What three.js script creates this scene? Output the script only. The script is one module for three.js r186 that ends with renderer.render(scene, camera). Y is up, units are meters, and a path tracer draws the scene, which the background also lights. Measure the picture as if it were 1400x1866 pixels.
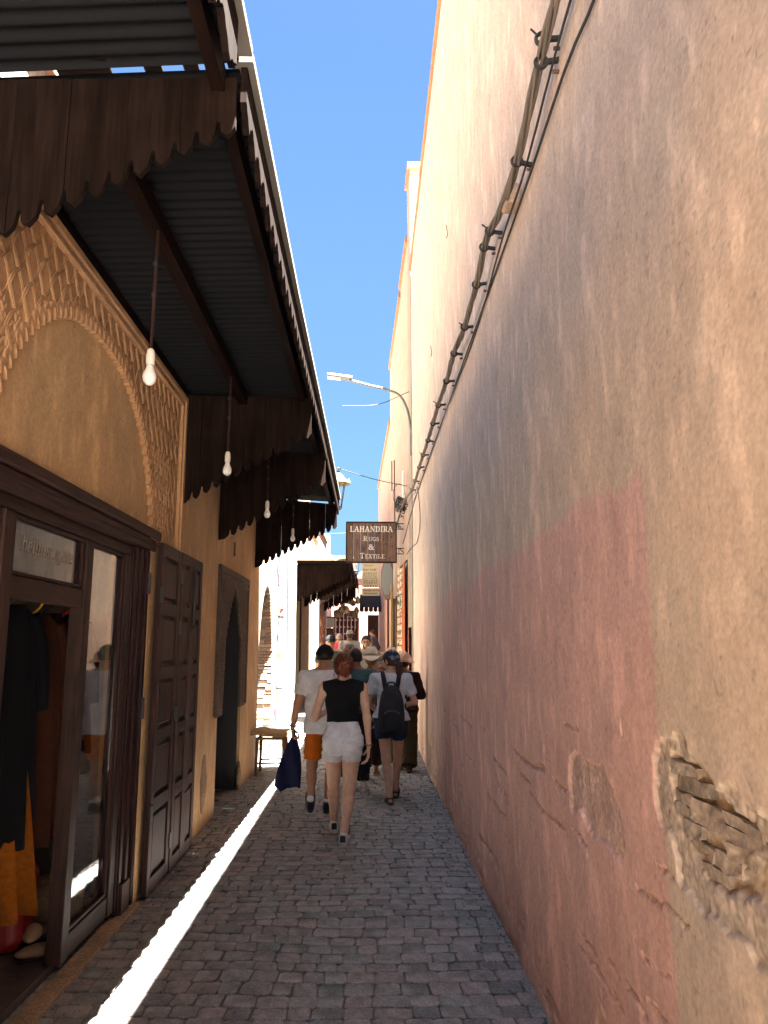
import * as THREE from 'three';
import { mergeGeometries, mergeVertices, toCreasedNormals } from 'three/addons/utils/BufferGeometryUtils.js';
import { RoundedBoxGeometry } from 'three/addons/geometries/RoundedBoxGeometry.js';
import { TextGeometry } from 'three/addons/geometries/TextGeometry.js';
import { FontLoader } from 'three/addons/loaders/FontLoader.js';

// ---------------------------------------------------------------- camera, sky, sun, exposure
// the alley runs along -z (a point d metres down the alley has z = -d), x to the right, eye at 1.68 m
const scene = new THREE.Scene();
const camera = new THREE.PerspectiveCamera(67.3, 768 / 1024, 0.05, 3000);
camera.position.set(0, 1.68, 0);
{ const p = 9.99 * Math.PI / 180, y = 1.209 * Math.PI / 180;
  camera.lookAt(Math.sin(y) * Math.cos(p), 1.68 + Math.sin(p), -Math.cos(y) * Math.cos(p)); }
const renderer = new THREE.WebGLRenderer({ antialias: true });
renderer.setSize(768, 1024);
renderer.toneMapping = THREE.LinearToneMapping;
renderer.toneMappingExposure = 44.5;
renderer.shadowMap.enabled = true;
const SUN = new THREE.Vector3(0.21, 1, 0.155).normalize();
{ const W = 512, H = 256, a = new Float32Array(W * H * 4);
  const stops = [[-90, [.10, .09, .08]], [-2, [.16, .17, .19]], [0, [.16, .265, .36]], [8, [.125, .25, .365]], [20, [.098, .20, .36]], [45, [.074, .155, .35]], [90, [.056, .12, .30]]];
  for (let j = 0; j < H; j++) {
    const el = ((j + .5) / H - .5) * 180;
    let k = 0; while (k < stops.length - 2 && el > stops[k + 1][0]) k++;
    const t = Math.min(1, Math.max(0, (el - stops[k][0]) / (stops[k + 1][0] - stops[k][0])));
    for (let i = 0; i < W; i++) {
      const phi = ((i + .5) / W - .5) * 2 * Math.PI, ce = Math.cos(el * Math.PI / 180);
      const dx = Math.cos(phi) * ce, dz = Math.sin(phi) * ce, dy = Math.sin(el * Math.PI / 180);
      const c = Math.max(0, dx * SUN.x + dy * SUN.y + dz * SUN.z);
      const g = 2.2 * Math.pow(c, 9) * (el > 0 ? 1 : 0);           // the paler air round a high sun
      const o = (j * W + i) * 4;
      for (let q = 0; q < 3; q++) a[o + q] = .0665 * (stops[k][1][q] * (1 - t) + stops[k + 1][1][q] * t + g * [.9, 1, 1.05][q] * .6);
      a[o + 3] = 1;
    }
  }
  const t = new THREE.DataTexture(a, W, H, THREE.RGBAFormat, THREE.FloatType);
  t.mapping = THREE.EquirectangularReflectionMapping; t.magFilter = t.minFilter = THREE.LinearFilter; t.needsUpdate = true;
  scene.background = t; scene.environment = t;
}
const sun = new THREE.DirectionalLight(new THREE.Color(1, .955, .88), 4.6);
sun.position.copy(SUN).multiplyScalar(60).add(new THREE.Vector3(0, 0, -10)); sun.target.position.set(0, 0, -10);
sun.castShadow = true; sun.shadow.mapSize.set(4096, 4096);
Object.assign(sun.shadow.camera, { left: -30, right: 30, top: 40, bottom: -30, near: 1, far: 140 });
scene.add(sun, sun.target);

// ---------------------------------------------------------------- helpers
function rng(seed) { return () => { seed |= 0; seed = seed + 0x6D2B79F5 | 0; let t = Math.imul(seed ^ seed >>> 15, 1 | seed); t = t + Math.imul(t ^ t >>> 7, 61 | t) ^ t; return ((t ^ t >>> 14) >>> 0) / 4294967296; }; }
const R = rng(7);
const V = (x, y, z) => new THREE.Vector3(x, y, z);
const lerp = (a, b, t) => a + (b - a) * t, clamp = (x, a = 0, b = 1) => Math.min(b, Math.max(a, x));
const sstep = (a, b, x) => { const t = clamp((x - a) / (b - a)); return t * t * (3 - 2 * t); };
function hash3(x, y, z) { let h = Math.imul(x, 374761393) ^ Math.imul(y, 668265263) ^ Math.imul(z, 2147483647 - 1013); h = Math.imul(h ^ h >>> 13, 1274126177); return ((h ^ h >>> 16) >>> 0) / 4294967296; }
function noise(x, y, z = 0, P = 0) {
  let xi = Math.floor(x), yi = Math.floor(y), zi = Math.floor(z), fx = x - xi, fy = y - yi, fz = z - zi;
  fx = fx * fx * (3 - 2 * fx); fy = fy * fy * (3 - 2 * fy); fz = fz * fz * (3 - 2 * fz);
  const w = P ? (v, p) => ((v % p) + p) % p : v => v;
  const px = P ? P[0] : 0, py = P ? P[1] : 0;
  const x0 = w(xi, px), x1 = w(xi + 1, px), y0 = w(yi, py), y1 = w(yi + 1, py);
  const a = lerp(lerp(hash3(x0, y0, zi), hash3(x1, y0, zi), fx), lerp(hash3(x0, y1, zi), hash3(x1, y1, zi), fx), fy);
  if (fz === 0) return a;
  const b = lerp(lerp(hash3(x0, y0, zi + 1), hash3(x1, y0, zi + 1), fx), lerp(hash3(x0, y1, zi + 1), hash3(x1, y1, zi + 1), fx), fy);
  return lerp(a, b, fz);
}
function fbm(x, y, z = 0, o = 4) { let s = 0, a = .5; for (let i = 0; i < o; i++) { s += a * noise(x, y, z + i * 17); x *= 2.03; y *= 2.03; z *= 2.03; a *= .5; } return s / (1 - Math.pow(.5, o)); }
// tileable: u, v in 0..1, base frequencies fu, fv
function tfbm(u, v, fu, fv, o = 4, s = 0) { let r = 0, a = .5; for (let i = 0; i < o; i++) { r += a * noise(u * fu, v * fv, s + i * 31, [fu, fv]); fu *= 2; fv *= 2; a *= .5; } return r / (1 - Math.pow(.5, o)); }
function tex(W, H, fn, srgb = true) {
  const a = new Uint8Array(W * H * 4);
  for (let j = 0; j < H; j++) for (let i = 0; i < W; i++) { const c = fn(i / W, j / H), o = (j * W + i) * 4; for (let q = 0; q < 3; q++) a[o + q] = clamp(c[q] ?? c[0]) * 255; a[o + 3] = 255; }
  const t = new THREE.DataTexture(a, W, H, THREE.RGBAFormat); t.wrapS = t.wrapT = THREE.RepeatWrapping; t.magFilter = THREE.LinearFilter; t.minFilter = THREE.LinearMipmapLinearFilter; t.generateMipmaps = true;
  if (srgb) t.colorSpace = THREE.SRGBColorSpace; t.needsUpdate = true; return t;
}
const rep = (t, x, y) => { const c = t.clone(); c.repeat.set(x, y); c.needsUpdate = true; return c; };
const C = (r, g, b) => new THREE.Color().setRGB(r, g, b);
const mat = (color, o = {}) => new THREE.MeshStandardMaterial({ color, roughness: .85, ...o });
const used = {};
function uniq(n) { const k = used[n] = (used[n] ?? -1) + 1; return k ? `${n}_${String(k).padStart(3, '0')}` : n; }
function mesh(name, geo, m, parent) { const o = new THREE.Mesh(geo, m); o.name = name; o.castShadow = o.receiveShadow = true; parent.add(o); return o; }
function thing(name, label, category, pos = [0, 0, 0], group, turn = 0) {
  const o = new THREE.Group(); o.name = uniq(name); o.position.set(...pos); o.rotation.y = turn; o.userData = { label, category }; if (group) o.userData.group = group; scene.add(o); return o;
}
function solo(name, label, category, geo, m, group) { const o = mesh(uniq(name), geo, m, scene); o.userData = { label, category }; if (group) o.userData.group = group; return o; }
function struct(name, geo, m) { const o = mesh(uniq(name), geo, m, scene); o.userData = { kind: 'structure' }; return o; }
// uv in metres from the dominant face axis; the grain (v) runs along axis g
function uvm(geo, g = 'y', s = 1) {
  if (geo.index) geo = geo.toNonIndexed();
  const p = geo.attributes.position, uv = new Float32Array(p.count * 2), ou = R() * 7, ov = R() * 7, A = V(0, 0, 0), B = V(0, 0, 0), D = V(0, 0, 0);
  for (let i = 0; i < p.count; i += 3) {
    A.fromBufferAttribute(p, i); B.fromBufferAttribute(p, i + 1).sub(A); D.fromBufferAttribute(p, i + 2).sub(A); B.cross(D);
    const n = [Math.abs(B.x), Math.abs(B.y), Math.abs(B.z)], k = n[0] > n[1] && n[0] > n[2] ? 0 : n[1] > n[2] ? 1 : 2;
    let [a, b] = k === 0 ? ['z', 'y'] : k === 1 ? ['x', 'z'] : ['x', 'y'];
    if (a === g) [a, b] = [b, a];
    for (let j = 0; j < 3; j++) { A.fromBufferAttribute(p, i + j); uv[(i + j) * 2] = A[a] * s + ou; uv[(i + j) * 2 + 1] = A[b] * s + ov; }
  }
  geo.setAttribute('uv', new THREE.BufferAttribute(uv, 2)); return geo;
}
// a bevelled box spanning two corners
function bx(x0, x1, y0, y1, z0, z1, g = 'y', r = .004) {
  const w = x1 - x0, h = y1 - y0, d = z1 - z0, m = Math.min(w, h, d);
  const b = r && m > .012 ? new RoundedBoxGeometry(w, h, d, 1, Math.min(r, m * .3)) : new THREE.BoxGeometry(w, h, d);
  b.translate((x0 + x1) / 2, (y0 + y1) / 2, (z0 + z1) / 2); return uvm(b, g);
}
function shp(pts, holes = []) { const s = new THREE.Shape(pts.map(p => new THREE.Vector2(p[0], p[1]))); for (const h of holes) s.holes.push(new THREE.Path(h.map(p => new THREE.Vector2(p[0], p[1])))); return s; }
// outline in (lateral x, height y), thickness along z centred on z
function exZ(pts, z, t, o = {}) { const g = new THREE.ExtrudeGeometry(shp(pts, o.holes), { depth: t, bevelEnabled: !!o.bevel, bevelSize: o.bevel || 0, bevelThickness: o.bevel || 0, bevelSegments: 1, curveSegments: 8 }); g.translate(0, 0, z - t / 2); return uvm(g, o.grain || 'y'); }
// outline in (depth d, height h) on a wall that faces across the alley: from x = x0 to x0 + t
function exX(pts, x0, t, o = {}) { const g = new THREE.ExtrudeGeometry(shp(pts, o.holes), { depth: t, bevelEnabled: !!o.bevel, bevelSize: o.bevel || 0, bevelThickness: o.bevel || 0, bevelSegments: 1, curveSegments: 8 }); g.rotateY(Math.PI / 2); g.translate(x0, 0, 0); return uvm(g, o.grain || 'y'); }
const rect = (a, b, c, d) => [[a, c], [b, c], [b, d], [a, d]];
function tube(pts, r, seg, rad = 6, closed = false) { const c = new THREE.CatmullRomCurve3(pts.map(p => p.isVector3 ? p : V(...p)), closed, 'centripetal'); return new THREE.TubeGeometry(c, seg || Math.max(2, pts.length * 4), r, rad, closed); }
function bar(a, b, r, rad = 8) { const A = V(...a), B = V(...b), g = new THREE.CylinderGeometry(r, r, A.distanceTo(B), rad); g.applyQuaternion(new THREE.Quaternion().setFromUnitVectors(V(0, 1, 0), B.clone().sub(A).normalize())); const m = A.add(B).multiplyScalar(.5); g.translate(m.x, m.y, m.z); return g; }
const lathe = (pts, n = 20) => new THREE.LatheGeometry(pts.map(p => new THREE.Vector2(p[0], p[1])), n);
function merge(list) { return mergeGeometries(list.map(g => { g = g.index ? g.toNonIndexed() : g; for (const k of Object.keys(g.attributes)) if (!['position', 'normal', 'uv'].includes(k)) g.deleteAttribute(k); return g; })); }
const gy = d => .04 * Math.max(0, d - 10.5) * sstep(9.5, 14, d);          // the paving climbs a little down the alley

// ---------------------------------------------------------------- materials
const plasterMap = tex(1024, 1024, (u, v) => {
  const w = tfbm(u, v, 3, 2, 3, 5), st = tfbm(u + w * .04, v, 44, 7, 4, 1), bl = tfbm(u, v, 5, 4, 4, 9), gr = tfbm(u, v, 128, 128, 2, 3);
  const fl = tfbm(u + w * .05, v, 26, 10, 3, 21), fk = Math.max(0, fl - .56) * .9 - Math.max(0, .40 - fl) * .5; const pit = tfbm(u, v, 90, 70, 2, 41), ht = tfbm(u, v, 256, 256, 1, 43); const k = .82 + .06 * (bl - .5) + .02 * (st - .5) + .11 * (gr - .5) + .06 * (ht - .5) + .42 * fk - .7 * Math.max(0, .22 - pit);
  return [k + .03 * (bl - .5) + .01, k, k - .03 * (bl - .5) - .01];
});
const plasterBump = tex(1024, 1024, (u, v) => { const w = tfbm(u, v, 3, 2, 3, 5); const st = tfbm(u + w * .05, v, 40, 8, 4, 1), gr = tfbm(u, v, 160, 160, 2, 3), bl = tfbm(u, v, 8, 6, 3, 2); const pit = tfbm(u, v, 90, 70, 2, 41); return [.28 * st + .34 * gr + .38 * bl - 1.2 * Math.max(0, .22 - pit)]; }, false);
const woodMap = tex(512, 512, (u, v) => { const w = tfbm(u, v, 4, 2, 3, 2); const g = tfbm(u + w * .03, v, 48, 3, 4, 4), f = tfbm(u, v, 128, 8, 2, 6), s = tfbm(u, v, 4, 5, 4, 8); const k = .74 + .4 * (g - .5) + .2 * (f - .5) + .34 * (s - .5); return [k + .02, k, k - .015]; });
const woodBump = tex(512, 512, (u, v) => { const w = tfbm(u, v, 4, 2, 3, 2); return [.6 * tfbm(u + w * .03, v, 48, 3, 4, 4) + .4 * tfbm(u, v, 128, 8, 2, 6)]; }, false);
const stoneMap = tex(512, 512, (u, v) => { const k = .78 + .5 * (tfbm(u, v, 6, 6, 5, 1) - .5) + .3 * (tfbm(u, v, 90, 90, 2, 2) - .5); return [k, k, k]; });
const stoneBump = tex(512, 512, (u, v) => [.6 * tfbm(u, v, 14, 14, 4, 1) + .4 * tfbm(u, v, 100, 100, 2, 7)], false);
const clothMap = tex(256, 256, (u, v) => { const k = .86 + .2 * (tfbm(u, v, 3, 3, 4, 3) - .5) + .12 * (tfbm(u, v, 64, 64, 1, 4) - .5); return [k, k, k]; });
const clothBump = tex(256, 256, (u, v) => [.5 * Math.abs(Math.sin(u * 128 * Math.PI)) * Math.abs(Math.sin(v * 128 * Math.PI)) + .5 * tfbm(u, v, 20, 20, 3, 1)], false);
const half = t => rep(t, .5, .5);
const plM = half(plasterMap), plB = half(plasterBump);
const plaster = (c, o = {}) => mat(c, { map: plM, bumpMap: plB, bumpScale: .0035, roughness: .95, ...o });
const phys = (color, o = {}) => new THREE.MeshPhysicalMaterial({ color, roughness: .85, ...o });
const wood = (c, o = {}) => phys(c, { specularIntensity: .35, map: woodMap, bumpMap: woodBump, bumpScale: .0025, roughness: .7, ...o });
const stone = (c, o = {}) => mat(c, { map: stoneMap, bumpMap: stoneBump, bumpScale: .004, roughness: .92, ...o });
const cloth = (c, o = {}) => phys(c, { specularIntensity: .25, map: clothMap, bumpMap: clothBump, bumpScale: .0012, roughness: .95, ...o });
const M = {
  yellow: plaster(C(.72, .455, .225)), stucco: plaster(C(.62, .345, .17)), ochre: plaster(C(.62, .45, .33)), cream: plaster(C(.42, .355, .27)), pinkwall: plaster(C(.62, .36, .30)), copper: plaster(C(.5, .26, .15)),
  doorwood: wood(C(.050, .017, .014), { roughness: .55 }), doorgrey: wood(C(.070, .032, .026), { roughness: .6 }), jamb: wood(C(.034, .009, .009), { roughness: .5 }), frame: wood(C(.050, .023, .017), { roughness: .55 }),
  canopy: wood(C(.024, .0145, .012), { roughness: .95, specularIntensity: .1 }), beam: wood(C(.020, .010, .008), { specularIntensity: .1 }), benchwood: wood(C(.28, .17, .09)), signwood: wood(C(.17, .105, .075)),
  sunlit_cap: mat(C(.17, .15, .13), { roughness: .7 }), sheet: phys(C(.011, .011, .0125), { roughness: .8, specularIntensity: .15 }), iron: mat(C(.03, .03, .032), { roughness: .6, metalness: .3 }), rust: mat(C(.10, .05, .035), { roughness: .85 }), cable: mat(C(.13, .105, .085), { roughness: .7 }), black: mat(C(.018, .018, .018), { roughness: .7 }),
  glass: new THREE.MeshPhysicalMaterial({ color: 0xffffff, transmission: 1, thickness: 0, roughness: .02, ior: 1.5 }),
  whiteplastic: mat(C(.72, .66, .56), { roughness: .45 }), brick: stone(C(.52, .33, .22)), rubble: stone(C(.54, .42, .32)), limestone: stone(C(.42, .30, .2)),
};
// ---------------------------------------------------------------- ground, paving
{ const g = new THREE.PlaneGeometry(1600, 1600, 1, 1); g.rotateX(-Math.PI / 2); g.translate(0, -.16, -300); struct('ground', g, stone(C(.14, .11, .085))); }
const street = (() => {
  // the bedding: a strip that follows the fall of the alley
  const ds = []; for (let d = -.9; d <= 60; d += 1) ds.push(d);
  const P = [], I = [], U = [];
  ds.forEach((d, i) => { for (const x of [-4.4, 2]) { P.push(x, gy(d) - .018, -d); U.push(x, d); } if (i) { const a = i * 2 - 2; I.push(a, a + 1, a + 2, a + 1, a + 3, a + 2); } });
  const g = new THREE.BufferGeometry(); g.setAttribute('position', new THREE.Float32BufferAttribute(P, 3)); g.setAttribute('uv', new THREE.Float32BufferAttribute(U, 2)); g.setIndex(I); g.computeVertexNormals();
  const st = struct('street', g, stone(C(.255, .235, .22)));
  // setts in uneven, slightly bowed courses; nearest ones are single pieces
  const r = rng(11), list = [];
  const warp = (x, d) => [x + .05 * (noise(x * 1.3 + 9, d * 1.1) - .5), d + .09 * (fbm(x * .8, d * .55, 3, 3) - .5) * 2 + .05 * Math.sin(x * 2.1 + Math.floor(d / 1.7) * 2.3)];
  for (let d = 2.2; d < 31;) {
    const rh = (.105 + .04 * r()) * (d > 14 ? 1.25 : 1);
    for (let x = -1.66 - r() * .1; x < .86;) {
      const w = (.105 + .07 * r()) * (d > 14 ? 1.25 : 1);
      const j = () => (r() - .5) * .014;
      list.push([[x + j(), d + j()], [x + w + j(), d + j()], [x + w + j(), d + rh + j()], [x + j(), d + rh + j()]].map(q => warp(...q)));
      x += w;
    }
    d += rh;
  }
  const smat = mat(0xffffff, { vertexColors: true, map: stoneMap, bumpMap: stoneBump, bumpScale: .005, roughness: .78 });
  function sett(q) {
    const cx = (q[0][0] + q[2][0]) / 2, cd = (q[0][1] + q[2][1]) / 2, gap = .0012 + .0035 * r();
    const o = []; for (let k = 0; k < 4; k++) { const a = q[k], b = q[(k + 1) % 4], c = q[(k + 3) % 4], f = .07 + .08 * r();
      for (const t of [c, b]) { const px = lerp(a[0], t[0], f), pd = lerp(a[1], t[1], f), L = Math.hypot(px - cx, pd - cd) || 1; o.push([px - (px - cx) / L * gap, pd - (pd - cd) / L * gap]); } }
    const y0 = gy(cd) + (r() - .5) * .005, tx = (r() - .5) * .05, td = (r() - .5) * .05, N = 8;
    const ring = [[1, -.014], [.99, -.003], [.93, 0]].map(([s, y]) => o.map(([x, d]) => { const X = cx + (x - cx) * s, D = cd + (d - cd) * s; return [X, y0 + y + (X - cx) * tx + (D - cd) * td, -D]; }));
    const tone = .30 + .05 * r() * r() + .02 * r() + .03 * (fbm(cx * .9, cd * .5, 8, 3) - .5), wm = .9 + .2 * r();
    const pos = [], col = [], uv = []; const put = p => { pos.push(...p); col.push(tone * 1.06 * wm, tone * .985, tone * (1.0 - .06 * wm)); uv.push(p[0] * 1.7 + cx * 3, -p[2] * 1.7 + cd * 2); };
    for (let s = 0; s < 2; s++) for (let k = 0; k < N; k++) { const a = ring[s][k], b = ring[s][(k + 1) % N], c = ring[s + 1][(k + 1) % N], e = ring[s + 1][k]; put(a); put(b); put(c); put(a); put(c); put(e); }
    for (let k = 1; k < N - 1; k++) { put(ring[2][0]); put(ring[2][k]); put(ring[2][k + 1]); }
    const g = new THREE.BufferGeometry(); g.setAttribute('position', new THREE.Float32BufferAttribute(pos, 3)); g.setAttribute('color', new THREE.Float32BufferAttribute(col, 3)); g.setAttribute('uv', new THREE.Float32BufferAttribute(uv, 2));
    g.computeVertexNormals(); return g;
  }
  const geos = list.map(q => ({ q, d: (q[0][1] + q[2][1]) / 2, x: (q[0][0] + q[2][0]) / 2, g: sett(q) }));
  const near = geos.filter(e => e.d > 3.75 && Math.abs(e.x / e.d - .01) < .46).sort((a, b) => Math.hypot(a.d, a.x) - Math.hypot(b.d, b.x)).slice(0, 300);
  const S = new Set(near);
  near.forEach((e, i) => mesh(i ? `sett_${String(i).padStart(3, '0')}` : 'sett', e.g, smat, st));
  const rest = mesh('sett_field', mergeGeometries(geos.filter(e => !S.has(e)).map(e => e.g)), smat, st); rest.userData.kind = 'stuff';
  // grit and crumbs of plaster along the foot of the walls
  const gr = new THREE.InstancedMesh(new THREE.DodecahedronGeometry(1, 0), stone(C(.42, .31, .24)), 900), mm = new THREE.Matrix4(), e = new THREE.Euler();
  for (let i = 0; i < 900; i++) { const right = r() < .7, d = 2.5 + Math.pow(r(), 1.3) * 13, o = Math.pow(r(), 2.5) * .22, k = .002 + .006 * Math.pow(r(), 3); const x = right ? .815 - o : -1.50 + o; e.set(r() * 6, r() * 6, r() * 6); mm.compose(V(x, gy(d) + k * .5, -d), new THREE.Quaternion().setFromEuler(e), V(k * 1.6, k, k * 1.3)); gr.setMatrixAt(i, mm); }
  gr.name = 'plaster_crumbs'; gr.userData.kind = 'stuff'; st.add(gr);
  return st;
})();

// unseen open court added behind the viewer: pale slabs bounce sun into the alley
{ const r = rng(77), pm = [0, 1, 2].map(i => stone(C(.46 + .04 * i, .435 + .037 * i, .40 + .034 * i))), sq = struct('square', bx(-9, 9, -.10, -.012, .9, 22, 'x', 0), stone(C(.3, .25, .19)));
  for (let z = .95; z < 14; z += .8) for (let x = -3.2 + (z * 5 % 1) * .4; x < 7; x += .8) mesh('bounce_slab', bx(x, x + .785, -.011, .004 + r() * .006, z, z + .785, 'x', .004), pm[r() * 3 | 0], sq); }

// ---------------------------------------------------------------- right: tall plastered wall with flaked patches
const XR = .83;
const PA = [[3.17,1.28],[3.08,1.27],[2.96,1.26],[2.82,1.27],[2.75,1.23],[2.68,1.18],[2.63,1.12],[2.62,1.06],[2.64,1],[2.73,.98],[2.8,1],[2.91,1],[3,.99],[3.08,1.02],[3.14,1.06],[3.25,1.01],[3.3,1.05],[3.3,1.11],[3.26,1.24]];
const PB = [[2.29,1.41],[2.22,1.43],[2.17,1.44],[2.12,1.46],[2.08,1.45],[2.06,1.4],[2.04,1.4],[1.98,1.4],[1.94,1.37],[1.9,1.35],[1.85,1.37],[1.8,1.37],[1.78,1.35],[1.74,1.34],[1.68,1.34],[1.53,1.31],[1.43,1.23],[1.49,1.06],[1.64,1.01],[1.73,1.01],[1.78,1.02],[1.82,1.04],[1.9,1.03],[1.96,1.04],[2.03,1.03],[2.1,1.04],[2.16,1.06],[2.19,1.09],[2.19,1.13],[2.21,1.17],[2.28,1.18],[2.33,1.23],[2.33,1.29],[2.32,1.35]];
const PC = [[2.18,1.4],[2.12,1.385],[2.05,1.39],[1.98,1.375],[1.94,1.355],[1.88,1.33],[1.82,1.31],[1.74,1.295],[1.68,1.28],[1.57,1.24],[1.52,1.17],[1.71,1.15],[1.78,1.135],[1.85,1.125],[1.93,1.11],[2.01,1.11],[2.07,1.14],[2.12,1.18],[2.17,1.21],[2.2,1.25],[2.22,1.29],[2.22,1.34]];
const GROOVES = [[.010,[7.03,1.07],[6.27,1.06]],[.016,[4.5,1.11],[4.32,1.09],[4,1.1],[3.74,1.12]],[.012,[5.21,.97],[4.79,.94]],[.03,[5.14,.85],[4.95,.81],[4.74,.79]],[.011,[5.47,.69],[4.79,.68]],[.014,[4.33,1],[4.09,1]],[.014,[4.09,.96],[3.84,.92],[3.37,.92]],[.012,[3.56,1.1],[3.45,1.09],[3.31,1.1]],[.010,[3.28,.96],[3.06,.94],[3.06,.9]],[.011,[3.27,.52],[3.04,.53],[2.87,.52],[2.72,.52]],[.010,[2.87,.61],[2.76,.61]],[.009,[3.22,.58],[2.99,.59]],[.008,[2.58,1.44],[2.58,1.4]],[.010,[3.72,1.23],[3.72,1.19]],[.012,[4.81,1.12],[4.8,1.09]],[.006,[3.52,1.69],[3.52,1.61],[3.45,1.6]],[.02,[5.92,.33],[5.27,.33],[5.11,.29]],[.011,[2.69,.62],[2.5,.6]],[.012,[2.47,.65],[2.33,.66]],[.007,[2.5,.76],[2.35,.77],[2.28,.8]],[.007,[2.52,.95],[2.28,.97],[2.14,.97]],[.007,[2.34,1.06],[2.21,1.07]],[.006,[3.31,1.36],[3.09,1.36]],[.012,[6.6,.8],[6.1,.78]],[.010,[7.9,.95],[7.2,.93]],[.012,[8.6,.7],[7.9,.67]]];
function segd(x, y, a, b) { const dx = b[0] - a[0], dy = b[1] - a[1], t = clamp(((x - a[0]) * dx + (y - a[1]) * dy) / (dx * dx + dy * dy)); return Math.hypot(x - a[0] - dx * t, y - a[1] - dy * t); }
function polyd(x, y, P) { let d = 9, ins = false; for (let i = 0, j = P.length - 1; i < P.length; j = i++) { d = Math.min(d, segd(x, y, P[j], P[i])); const a = P[i], b = P[j]; if ((a[1] > y) !== (b[1] > y) && x < (b[0] - a[0]) * (y - a[1]) / (b[1] - a[1]) + a[0]) ins = !ins; } return ins ? d : -d; }
function wallRelief(d, h) {          // metres into the wall, and how much of the coarse undercoat shows
  let z = 0, raw = 0, deep = 0;
  if (d < 9 && h < 1.8) {
    const wx = d + .045 * (fbm(d * 30, h * 30, 2, 4) - .5), wy = h + .035 * (fbm(d * 30, h * 30, 6, 4) - .5);
    if (d > 1.35 && d < 2.42 && h > .95) {
      const s = polyd(wx, wy, PB); const a = sstep(-.001, .005, s); z += a * (.012 + .011 * (fbm(d * 55, h * 55, 1, 3) - .5)); raw = Math.max(raw, a);
      const s2 = polyd(wx, wy, PC), b = sstep(-.003, .014, s2); z += b * (.024 + .018 * (fbm(d * 20, h * 45, 4, 3) - .5)); deep = b;
    }
    if (d > 2.55 && d < 3.4 && h > .93 && h < 1.35) { const s = polyd(wx, wy, PA), a = sstep(-.002, .006, s); z += a * (.013 + .010 * (fbm(d * 60, h * 60, 3, 3) - .5)); raw = Math.max(raw, a * .95); }
    for (const G of GROOVES) for (let i = 1; i < G.length - 1; i++) {
      if (d > Math.max(G[i][0], G[i + 1][0]) + .06 || d < Math.min(G[i][0], G[i + 1][0]) - .06) continue;
      const q = segd(wx, wy, G[i], G[i + 1]) , w = G[0] * (.45 + 1.1 * noise(d * 14, h * 9, G[0] * 999)); if (q < w) { const a = sstep(0, .6, 1 - q / w); z = Math.max(z, a * .015); raw = Math.max(raw, a * .5); }
    }
  }
  if (h < 1.25 && d > 4.5) {         // crumbling foot of the wall further down the alley
    const lim = lerp(.12, .75, sstep(5, 13, d)), n = fbm(d * 3.2, h * 9, 12, 4), a = sstep(.60, .66, n + .16 * sstep(lim, 0, h) - .14 * sstep(0, lim * 1.5, h));
    z += a * .011; raw = Math.max(raw, a * .5);
  }
  if (h < .5) { const n = fbm(d * 6, h * 11, 22, 4), a = sstep(.62, .68, n + .12 * (1 - h / .5) - .06); z += a * .008; raw = Math.max(raw, a * .4); }
  z += .006 * sstep(.12, 0, h) * (noise(d * 5, 3) - .3);
  return [z, raw, deep];
}
function wallColour(d, h, raw, deep) {
  const n1 = fbm(d * .9, h * .5, 1, 4), n2 = fbm(d * 3.1, h * 1.1, 5, 4), n3 = fbm(d * 14, h * 5, 9, 3);
  // limewash: ochre above, a later pink coat on the lower part beyond d = 2.25, greyer render nearest
  const tan = [.68, .535, .41], grey = [.635, .525, .435], pink = [.73, .45, .39], brown = [.57, .435, .33];
  const g = sstep(.40, .62, n1 + .10 * (4 - h) / 4 - .02);
  let c = tan.map((v, i) => lerp(v, grey[i], .5 * g));
  const b = sstep(.5, .66, n2 + (d < 2.6 ? .05 : -.04)); c = c.map((v, i) => lerp(v, brown[i], .12 * b));
  const edgeH = 2.21 + .10 * (fbm(d * 2.4, 2, 3, 4) - .5), edgeD = 2.25 + .05 * (fbm(h * 3, 7, 1, 4) - .5);
  const far = sstep(11.5, 6.5, d + 2.4 * (n1 - .5));
  const pk = sstep(edgeH + .025, edgeH - .025, h + .05 * (n3 - .5)) * sstep(edgeD - .015, edgeD + .015, d) * (.35 + .65 * far) * (.92 + .12 * (n2 - .4));
  c = c.map((v, i) => lerp(v, pink[i], clamp(pk)));
  const dirt = sstep(.52, .7, fbm(d * 1.7, h * 3.2, 31, 4)) * sstep(1.1, .1, h + .5 * (n1 - .5)); c = c.map((v, i) => lerp(v, [.36, .235, .19][i], .3 * dirt));
  c = c.map((v, i) => lerp(v, (d > 2.5 ? [.60, .42, .36] : [.56, .46, .37])[i] * (.66 + .6 * n3) * (.62 + .72 * noise(d * 90, h * 90, 5)), raw * (d > 2.5 ? .85 : .95)));
  c = c.map((v, i) => lerp(v, [.50, .40, .31][i] * (.7 + .6 * n3), deep * .8));
  const sc = 1.2; return c.map(v => v * sc * (1 + .10 * (n3 - .5)));
}
const rightWall = thing('plaster_building', 'tall ochre and pink plastered building lining the whole right side of the alley', 'building');
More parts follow.
